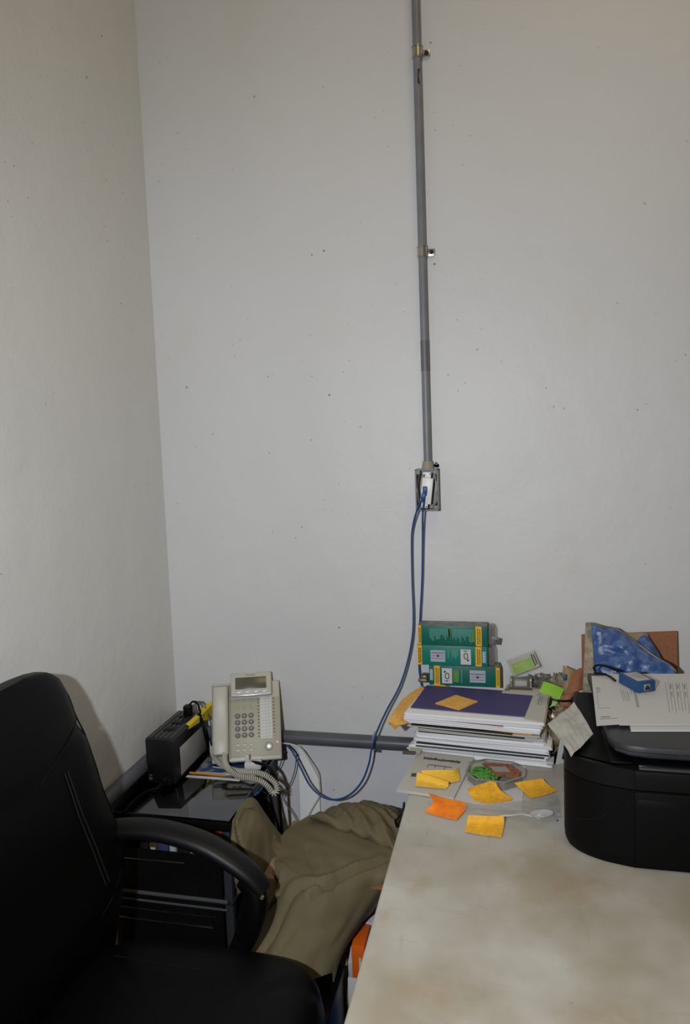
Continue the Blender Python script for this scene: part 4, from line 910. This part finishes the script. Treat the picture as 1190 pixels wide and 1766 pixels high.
q = [Y(1033, 1129, -.118), Y(1042, 1129, -.118), Y(1037, 1090, -.089), Y(1029, 1090, -.089)]
g = G(); random.seed(8); v = 0
while v < .98:
    h_ = random.uniform(.03, .07); g.quadmark(q, .1 + random.uniform(0, .2), v, .9, v + h_, .0006); v += h_ + .025
g.quadmark(q, .0, .86, .9, 1.0, .0006)
obj('printed_text', g, mat('pouch_print', (150, 166, 190), .5), t, world=True)
el = [zt(1019, 1073, -.063), zt(1021, 1098, -.078), zt(1023, 1128, -.106), zt(1024, 1160, -.14), V((1.272, -.155, .9)), V((1.265, -.16, .80))]
g = G().grid(patch([[p + V((-.014 - .004 * i, -.002, 0)) for i, p in enumerate(el)][::1], el], 5), .0008)
obj('clear_edge', g, mat('edge_beige', (150, 146, 128), .35, var=(60, (124, 116, 100), .4, .6)), t, world=True)
el2 = [zt(1019, 1076, -.07), zt(1040, 1082, -.075), zt(1058, 1085, -.075), zt(1066, 1088, -.08), zt(1092, 1106, -.095), zt(1126, 1131, -.12), zt(1166, 1159, -.145)]
obj('top_seam', G().grid(patch([[p + V((0, .002, .0045)) for p in el2], el2], 5), .0008), mat('edge_beige2', (96, 90, 72), .35), t, world=True)
rows = [[zt(1100, 1105, -.056), zt(1108, 1096, -.056), zt(1116, 1098, -.056), zt(1122, 1106, -.056)], [zt(1096, 1110, -.066), zt(1108, 1110, -.068), zt(1122, 1114, -.068), zt(1134, 1124, -.066)], [zt(1094, 1122, -.074), zt(1110, 1124, -.076), zt(1130, 1128, -.076), zt(1142, 1140, -.074)],
        [zt(1100, 1150, -.082), zt(1120, 1152, -.084), zt(1140, 1154, -.084), zt(1156, 1160, -.08)], [V((1.38, -.088, .86)), V((1.41, -.09, .86)), V((1.44, -.09, .86)), V((1.47, -.088, .86))]]
pouch('blue_pouch', 'second blue pouch peeking out behind the first, before the cardboard', rows, .010, blue_b, 4)
g = G().grid(patch([[zt(1062, 1086, -.052), zt(1085, 1091, -.05), zt(1112, 1092, -.048), zt(1118, 1096, -.048)], [zt(1090, 1106, -.064), zt(1100, 1107, -.062), zt(1108, 1100, -.058), zt(1118, 1098, -.056)], [zt(1092, 1112, -.068), zt(1098, 1112, -.068), zt(1104, 1108, -.064), zt(1112, 1104, -.06)]], 5), .001)
obj('beige_film_fold', g, mat('beige_film', (130, 122, 98), .4), label='folded beige film between the two blue pouches', cat='plastic film')
# cardboard flaps
rows = [[Y(972, 1147, -.07), Y(980, 1152, -.075), Y(993, 1157, -.07)], [Y(971, 1175, -.08), Y(980, 1178, -.10), Y(990, 1180, -.085)], [Y(970, 1200, -.10), Y(976, 1205, -.12), Y(984, 1208, -.11)], [V((1.19, -.12, TZ + .001)), V((1.20, -.13, TZ + .001)), V((1.215, -.12, TZ + .001))]]
obj('cardboard_flap', G().grid(patch(rows, 5), .003), mat('flap_tan', (150, 132, 100), .8), label='pale tan cardboard flap standing left of the reddish brown flap', cat='cardboard')
rows = [[Y(990, 1158, -.085), Y(1000, 1154, -.08), Y(1012, 1149, -.075)], [Y(984, 1176, -.115), Y(996, 1174, -.12), Y(1010, 1172, -.10)], [Y(974, 1198, -.14), Y(988, 1196, -.15), Y(1004, 1188, -.13)], [Y(966, 1212, -.16), Y(978, 1210, -.17), Y(992, 1202, -.15)], [V((1.19, -.18, TZ + .001)), V((1.205, -.18, TZ + .001)), V((1.225, -.16, TZ + .001))]]
obj('cardboard_flap', G().grid(patch(rows, 5), .003), card_b, label='curved reddish brown cardboard flap between lime card and printer', cat='cardboard')
# crumpled brown plastic
def crumple(cx, cy, cz, rx, ry, rz_, seed, m, label, cat, name, amp=.35, fr=3.2):
    b = bmesh.new(); bmesh.ops.create_icosphere(b, subdivisions=4, radius=1)
    for v in b.verts:
        n = v.co.copy(); k = 1 + amp * (abs(noise.noise(n * fr + V((seed, 0, 0)))) * 1.6 - .4) + amp * .4 * noise.noise(n * fr * 3 + V((0, seed, 0)))
        v.co = V((cx + n.x * rx * k, cy + n.y * ry * k, max(cz + n.z * rz_ * k, TZ + .001)))
    g = G(); g.add(b); return obj(name, g, m, label=label, cat=cat)
crumple(1.190, -.205, .835, .036, .055, .062, 3, kraft, 'crumpled dark brown plastic bag wedged between paper stack and newsprint', 'plastic bag', 'plastic_bag')
crumple(1.148, -.035, .905, .055, .022, .016, 9, mat('grey_film', (120, 116, 108), .3, var=(50, (76, 68, 58), .4, .6)), 'crumpled grey plastic film lying behind the lime card by the wall', 'plastic film', 'plastic_film', .7, 2.4)
crumple(1.190, -.048, .88, .030, .025, .045, 5, mat('cream_film', (160, 154, 140), .35, var=(40, (110, 98, 76), .4, .6)), 'crumpled cream plastic film left of the tan cardboard flap', 'plastic film', 'plastic_film', .6, 2.6)
obj('blue_clip', G().box(tuple(Y(972, 1174, -.11)), tuple(Y(972, 1174, -.11) + V((.008, .01, .016))), .002), blue_bx, label='tiny blue clip between the lime card and the tan flap', cat='clip')
# printed sheets and small things on the stack's rear right
q = [V((1.035, -.105, 0)), V((1.128, -.115, 0)), V((1.155, -.045, 0)), V((1.05, -.035, 0))]
sheet('printed leaflet behind the purple folder, right of the green cartons', q, TOP + .0022, .0012, paper3, marks=[(.05, .2, .09, .5), (.08, .5, .14, .6), (.12, .25, .16, .45), (.05, .7, .12, .76)], ink_m=ink, name='leaflet')
sheet('white sheet projecting right from under the purple folder', [Z(903, 1240, TOP), Z(938, 1246, TOP), Z(947, 1196, TOP), Z(921, 1194, TOP)], TOP + .0001, .0008, paper3, marks=[(.45, .55, .5, .92), (.62, .6, .65, .9), (.45, .55, .65, .57)])
# lime blister pack leaning on the wall
c0, c1, c2, c3 = Y(877, 1140, -.02), Y(936, 1122, -.02), Y(928, 1150, -.03), Y(888, 1168, -.03)
q = [Y(886, 1166, -.034), Y(932, 1149, -.034), Y(922, 1122, -.018), Y(875, 1141, -.018)]
ux = (q[1] - q[0]); Wl = ux.length; uy = (q[3] - q[0]); Hl = uy.length
M = frame(q[0], ux, uy)
t = thing('blister_pack', 'lime green blister pack leaning on the wall right of the green cartons', 'package', q[0])
obj('card', G().box((0, 0, 0), (Wl, Hl, .002), .0005, M), paper3, t, world=True)
obj('lime_panel', G().box((.006, .003, .002), (Wl * .80, Hl - .012, .0028), .0002, M), lime, t, world=True)
g = G(); random.seed(5)
for k in range(16): u = random.uniform(.02, .05); g.box((.012 + k * .0022, Hl - .018 - random.random() * .006, .0028), (.0133 + k * .0022, Hl - .0165, .0031), 0, M)
obj('yellow_print', g, mat('yellow_print', (196, 196, 30), .5), t, world=True)
obj('black_stripe', G().box((Wl * .83, .006, .002), (Wl * .88, Hl - .004, .0028), .0002, M).box((Wl * .915, .008, .002), (Wl * .96, Hl - .006, .0028), .0002, M), dark_hole, t, world=True)
obj('blister', G().grid([[M @ V((-.005 + i * (Wl + .010) / 6, -.005 + j * (Hl + .010) / 4, .010 if 0 < i < 6 and 0 < j < 4 else .002)) for i in range(7)] for j in range(5)], 0), clear_mat('blister_clear', (245, 245, 240), .12, .12, .05), t, world=True)
# small clear case with metal frame
c = Y(880, 1186, -.075)
t = thing('clear_case', 'small clear case with steel rim on the leaflet, below the lime blister pack', 'case', (c.x + .028, -.058, TOP + .0036))
obj('case_body', G().box((-.022, -.016, 0), (.024, .018, .026), .003), clear_mat('case_clear', (240, 242, 242), .35, .05, .10), t)
obj('end_plate', G().box((-.029, -.018, .001), (-.022, .018, .028), .004), steel, t)
obj('end_plate', G().box((.024, -.018, .001), (.032, .018, .030), .004), steel, t)
obj('rim', G().tube([(-.029, -.019, .002), (.031, -.019, .002), (.031, -.019, .002)], .0022, 6, 0), mat('rim_bronze', (104, 84, 62), .35, .6), t)
obj('white_insert', G().box((-.016, -.01, .006), (.018, .01, .020), .002), white_pl, t)
# lime card folded over
rows = [[Y(937, 1176, -.13), Y(955, 1181, -.125), Y(973, 1189, -.12)], [Y(933, 1186, -.15), Y(950, 1191, -.148), Y(968, 1199, -.145)], [Y(930, 1194, -.165), Y(948, 1200, -.165), Y(964, 1208, -.165)]]
t = thing('lime_card', 'pale lime folded card lying tilted right of the purple folder', 'card', rows[2][1])
obj('card_panel', G().grid(patch(rows, 4), .002), lime2, t, world=True)
rows = [[Y(953, 1200, -.17), Y(963, 1207, -.17)], [Y(952, 1212, -.185), Y(958, 1216, -.185)], [Y(948, 1221, -.19), Y(953, 1218, -.19)]]
obj('folded_end', G().grid(patch(rows, 4), .002), mat('lime_dark', (150, 196, 104), .5), t, world=True)
cable('black_cable', [Y(948, 1205, -.20), Y(960, 1208, -.205), Y(975, 1209, -.20), Y(990, 1207, -.19)], .0028, blackp, 'black cable running from the lime card to the black plug block')
t0 = Y(985, 1220, -.17)
t = thing('plug_block', 'black plug block beside the newsprint, left of the printer', 'plug', (t0.x, -.17, t0.z))
obj('body', G().box((0, -.008, 0), (.042, .02, .026), .003), blackp, t)
obj('pin', G().box((.004, -.010, .016), (.008, -.007, .021), .0005), white_pl, t)
c = Y(993, 1204, -.12)
obj('white_carton', G().box((c.x, -.13, TZ + .001), (c.x + .03, -.09, c.z + .024), .001), mat('small_white', (188, 190, 196), .5), label='small white box behind the black plug block', cat='box')
c = Y(1000, 1256, -.25)
o = obj('white_box', G().box((c.x - .01, -.25, TZ + .001), (c.x + .028, -.20, Y(1005, 1229, -.25).z), .001), mat('small_white2', (186, 190, 200), .5), label='white box with grey lettering between newsprint and printer', cat='box')
obj('printed_text', G().box((c.x + .010, -.2512, c.z - .0), (c.x + .013, -.25, c.z + .03)).box((c.x + .017, -.2512, c.z), (c.x + .019, -.25, c.z + .03)), light_ink, o, world=True)
# newsprint sheet
rows = [[Z(970, 1213, .962), Z(981, 1213, .968), Z(990, 1214, .968)], [Z(957, 1231, .955), Z(978, 1234, .966), Z(1004, 1236, .962)], [Z(944, 1249, .945), Z(976, 1257, .964), Z(1016, 1252, .962)], [Z(964, 1277, .950), Z(986, 1281, .962), Z(1021, 1266, .960)], [Z(985, 1304, .952), Z(994, 1298, .956), Z(1004, 1288, .957)]]
t = thing('newsprint_sheet', 'grey wrinkled newsprint sheet draped from the clutter onto the printer shoulder', 'paper', rows[2][1])
C4 = [Z(985, 1305, .972), Z(1023, 1266, .972), Z(990, 1212, .974), Z(944, 1249, .968)]
nr = []
for j in range(31):
    v = j / 30; rw = []
    for i in range(25):
        u = i / 24; p = bil(C4, u, v); e = .004 * math.sin(math.pi * v) + .004 * noise.noise(V((u * 3.2 + v * 1.2, v * 1.0, 3))) + .0012 * noise.noise(V((u * 12, v * 3, 9)))
        rw.append(p + V((0, 0, e)) + V((.002 * noise.noise(V((v * 3, 0, u))), .002 * noise.noise(V((u * 3, 1, v * 2))), 0)))
    nr.append(rw)
obj('sheet', G().grid(nr, .0010), news, t, world=True)
rows = [[Y(1004, 1238, -.275), Y(1012, 1240, -.29), Y(1018, 1252, -.36)], [Y(1015, 1258, -.38), Y(1020, 1260, -.40), Y(1023, 1266, -.46)], [Y(1004, 1284, -.49), Y(1010, 1282, -.50), Y(1014, 1276, -.50)]]
# folded papers standing at the table level
rows = [[Y(968, 1276, -.30), Y(976, 1282, -.29)], [Z(962, 1318, TZ + .001), Z(980, 1314, TZ + .001)]]
g = G().grid([[Y(966, 1274, -.27), Y(972, 1280, -.28), Y(977, 1288, -.27)], [Z(958, 1318, TZ + .001), Z(969, 1316, TZ + .001), Z(982, 1315, TZ + .001)]], .0012)
obj('folded_paper', g, paper, label='folded white paper standing on the table between paper stack and printer', cat='paper')
c = Z(943, 1316, TZ + .001)
obj('binder_clip', G().box((c.x, c.y, TZ), (c.x + .022, c.y + .016, TZ + .012), .003).box((c.x + .010, c.y + .004, TZ + .012), (c.x + .026, c.y + .016, TZ + .030), .004).box((c.x - .012, c.y - .006, TZ), (c.x, c.y + .004, TZ + .008), .002), blackp, label='black clips at the lower right corner of the paper stack', cat='clip')
c = Y(936, 1300, -.20)
obj('orange_wrapper', G().grid(patch([[Y(938, 1300, -.20), Y(950, 1298, -.2), Y(960, 1293, -.19)], [Y(940, 1290, -.19), Y(952, 1286, -.19), Y(962, 1276, -.18)]], 4), .002), mat('orange_wrap', (206, 120, 56), .5), label='orange wrapper scrap under the brown plastic bag', cat='wrapper')
obj('orange_band', G().grid(patch([[Y(917, 1263, -.262), Y(924, 1263, -.262)], [Y(922, 1251, -.255), Y(928, 1251, -.255)]], 3), .002), mat('orange_band', (200, 126, 60), .5), label='short orange paper band at the right edge of the paper stack', cat='paper')
# ---------------------------------------------------------------- papers and notes on the table front
T0 = TZ + .0005
q = quadpx(T0, (778, 1392), (900, 1398), (906, 1322), (812, 1318))
sheet('white sheet on the table under the clear container and sticky notes', q, T0, .001, paper)
q = quadpx(T0 + .001, (684, 1366), (783, 1380), (818, 1310), (722, 1299))
z = T0 + .0012
g = slab(G(), q, z, z + .0065, 0, 1, 4)
bk = obj('booklet', g, paper3, label='white manual booklet with a heading at the left front corner of the table', cat='booklet')
qq = [V((p.x, p.y, z + .0065)) for p in q]
g = G(); random.seed(12); u = .16
while u < .80:
    w_ = random.uniform(.018, .04); v0_ = .80 - random.random() * .012; g.quadmark(qq, u, v0_, u + w_, v0_ + random.uniform(.045, .07), .0005)
    g.quadmark(qq, u, v0_ + .02, u + w_ + .012, v0_ + .035, .0005); u += w_ + .012
obj('heading', g, mat('heading_ink', (72, 72, 76), .6), bk, world=True)
g = G()
for a_, b0_, c_, d_ in ((.30, .66, .72, .675), (.30, .50, .31, .67), (.43, .52, .44, .67), (.60, .56, .61, .67), (.12, .44, .30, .455)): g.quadmark(qq, a_, b0_, c_, d_, .0005)
g.quadmark(qq, .62, .20, .68, .23, .0005); g.quadmark(qq, .82, .40, .85, .43, .0005)
obj('line_drawing', g, ink, bk, world=True)
c = bil(qq, .45, .38)
d = obj('disc', G().cyl((c.x - .004, c.y, c.z + .0004), (c.x - .004, c.y, c.z + .0016), .047, 40), mat('disc_face', (190, 188, 178), .35, .0), label='pale compact disc on the booklet under two sticky notes', cat='disc')
obj('disc_print', G().box((c.x - .048, c.y - .008, c.z + .0016), (c.x - .036, c.y + .010, c.z + .002)), ink, d, world=True)
g = slab(G(), quadpx(z, (784, 1381), (790, 1378), (800, 1350), (812, 1322)), z, z + .003, 0, 1, 3)
def note(rows, m, label, k=5, text_rows=True, mt=None, band=None):
    c_ = rows[-1][0]; R = patch(rows, k)
    o = obj('sticky_note', G().grid(R, .0006), m, label=label, cat='sticky note')
    if mt:
        g = G(); n = len(R); mm = len(R[0]); rr = random.Random(hash(label) % 97 if False else len(label))
        i0, i1 = band or (2, n - 1)
        up = V((0, 0, .0011))
        for i in range(i0, i1):
            j = 1
            while j < mm - 1:
                if rr.random() < .72:
                    p = R[i][j].lerp(R[i + 1][j], rr.uniform(.2, .5)); q_ = R[i][min(j + 1, mm - 1)].lerp(R[min(i + 1, n - 1)][min(j + 1, mm - 1)], rr.uniform(.3, .6))
                    g.tube([p + up, p.lerp(q_, .5) + up + V((0, .0012, 0)), q_ + up], .00028, 4, 2)
                j += 1
        obj('handwriting', g, mt, o, world=True)
    return o
hw = mat('handwriting', (186, 138, 44), .7); hw2 = mat('handwriting_red', (226, 100, 22), .7)
N = T0 + .0012; D_ = c.z + .003
note([[Z(727, 1329, D_ + .012), Z(755, 1328, D_ + .014), Z(782, 1328, D_ + .012), Z(790, 1324, D_ + .004)], [Z(729, 1337, D_ + .004), Z(757, 1338, D_ + .006), Z(780, 1339, D_ + .005), Z(792, 1335, D_ + .002)], [Z(732, 1345, D_), Z(755, 1348, D_), Z(776, 1350, D_), Z(793, 1346, D_)]], yellow, 'rear yellow sticky note on the disc on the booklet', 4, mt=hw)
note([[Z(720, 1332, D_ + .018), Z(746, 1339, D_ + .018), Z(774, 1348, D_ + .016)], [Z(718, 1345, D_ + .004), Z(745, 1350, D_ + .004), Z(773, 1356, D_ + .003)], [Z(716, 1355, D_ + .001), Z(742, 1358, D_ + .001), Z(769, 1360, D_ + .001)]], yellow, 'front yellow sticky note folded on the disc on the booklet', 4, mt=hw, band=(4, 7))
note([[Z(738, 1368, N + .022), Z(768, 1377, N + .012), Z(794, 1382, N + .008), Z(808, 1390, N + .003)], [Z(747, 1384, N + .016), Z(764, 1390, N + .008), Z(786, 1396, N + .005), Z(802, 1398, N + .002)], [Z(731, 1400, N + .001), Z(749, 1405, N + .001), Z(768, 1410, N + .001), Z(788, 1414, N + .001)]], orange_n, 'bright orange curled sticky note left of the others on the table', 5, mt=hw2)
note([[Z(806, 1360, N + .022), Z(830, 1352, N + .022), Z(853, 1346, N + .022), Z(857, 1356, N + .018)], [Z(809, 1367, N + .010), Z(832, 1363, N + .011), Z(855, 1359, N + .012), Z(868, 1367, N + .008)], [Z(813, 1374, N + .003), Z(838, 1378, N + .002), Z(862, 1376, N + .002), Z(884, 1377, N + .001)], [Z(816, 1379, N + .001), Z(838, 1386, N + .001), Z(860, 1384, N + .001), Z(881, 1381, N + .001)]], yellow2, 'yellow sticky note directly in front of the clear container', 5, mt=hw)
note([[Z(887, 1350, N + .014), Z(910, 1346, N + .016), Z(936, 1343, N + .014)], [Z(898, 1361, N + .004), Z(922, 1357, N + .004), Z(946, 1354, N + .005)], [Z(915, 1376, N + .001), Z(938, 1372, N + .001), Z(962, 1363, N + .001)]], yellow2, 'yellow sticky note nearest the printer', 5, mt=hw)
note([[Z(808, 1406, N + .020), Z(838, 1407, N + .021), Z(869, 1408, N + .020)], [Z(805, 1420, N + .006), Z(837, 1422, N + .007), Z(869, 1423, N + .007)], [Z(801, 1434, N + .001), Z(832, 1440, N + .001), Z(865, 1444, N + .001)]], yellow2, 'yellow sticky note nearest the viewer on the table', 6, mt=hw)
# clear container with boards
c = Z(854, 1344, T0 + .001); CZ = T0 + .0011
t = thing('clear_container', 'octagonal clear plastic container holding green and orange boards', 'container', (c.x, c.y, CZ), -.10)
def octo(rx, ry, z, n=8, ch=.42):
    return [V((x, y, z)) for x, y in ((-rx, -ry * ch), (-rx * .62, -ry), (rx * .45, -ry), (rx, -ry * .3), (rx, ry * .35), (rx * .5, ry), (-rx * .45, ry), (-rx, ry * .5))]
HZ = .022
obj('tray', G().rings([octo(.064, .052, 0), octo(.067, .056, HZ)], cap=False), blister, t)
obj('tray_base', G().rings([octo(.0635, .0515, .0003), octo(.0635, .0515, .0015)]), mat('container_base', (150, 150, 146), .4), t)
obj('rim', G().rings([octo(.066, .055, HZ), octo(.069, .058, HZ + .0004), octo(.069, .058, HZ + .0016), octo(.065, .054, HZ + .0016)], cap=False), mat('rim_clear_grey', (150, 150, 146), .2), t)
obj('green_board', G().prism([(-.060, -.018), (-.030, -.038), (.008, -.036), (.012, -.022), (-.022, .024), (-.050, .020)], HZ - .006, HZ - .003), green_pcb, t)
obj('copper_board', G().prism([(.004, -.020), (.058, -.014), (.060, .012), (.032, .046), (-.030, .042), (-.036, .034), (-.018, .018)], HZ - .0045, HZ - .0015), copper_pcb, t)
obj('silver_square', G().prism([(.000, -.002), (.036, .004), (.024, .030), (-.016, .022)], HZ - .0014, HZ - .0006), mat('foil', (170, 170, 168), .35, .4), t)
# clear bag with a plastic spoon
rows = [[Z(800, 1385, N + .001), Z(840, 1388, N + .004), Z(880, 1384, N + .008), Z(920, 1378, N + .006), Z(962, 1372, N + .004)],
        [Z(798, 1394, N + .004), Z(838, 1397, N + .008), Z(880, 1394, N + .012), Z(922, 1390, N + .012), Z(964, 1386, N + .006)],
        [Z(812, 1402, N + .002), Z(842, 1405, N + .006), Z(884, 1406, N + .012), Z(926, 1405, N + .014), Z(966, 1400, N + .006)],
        [Z(872, 1412, N + .001), Z(882, 1414, N + .001), Z(900, 1416, N + .002), Z(930, 1418, N + .002), Z(968, 1412, N + .001)]]
obj('clear_bag', G().grid(patch(rows, 9, lambda p: V((0, 0, .005)) * abs(noise.noise(p * 55)) + V((0, 0, .002)) * noise.noise(p * 120)), 0), clear_bag, label='crumpled clear plastic bag on the table in front of the sticky notes', cat='bag')
sp = [Z(862, 1407, N + .001), Z(880, 1406, N + .002), Z(898, 1404, N + .003), Z(912, 1406, N + .003), Z(918, 1408, N + .002)]
o = obj('plastic_spoon', G().tube(sp, lambda u: .0034 - .0008 * math.sin(u * 3), 8, 5, flat=.45), mat('spoon_white', (232, 232, 230), .25), label='white plastic spoon inside the clear bag', cat='spoon')
bc = Z(934, 1406, N + .004); ax = (Z(950, 1403, N) - Z(916, 1409, N)).normalized(); ay = V((-ax.y, ax.x, 0)); rs = []
for i in range(7):
    k_ = i / 6; rs.append([bc + ax * math.cos(a) * (.006 + .022 * k_) + ay * math.sin(a) * (.004 + .012 * k_) + V((0, 0, .006 * k_ * k_ - .002)) for a in [j * math.pi / 10 for j in range(20)]])
b = G(); b.rings(rs, cap=False); b.rings([rs[0], [p + V((0, 0, -.0004)) for p in rs[0]]]); obj('spoon_bowl', b, mat('spoon_white2', (232, 232, 230), .25), o, world=True)
obj('crumb', G().sphere(Z(961, 1415, TZ + .002), .0018), dark_hole, label='tiny black crumb on the table just left of the printer', cat='crumb')
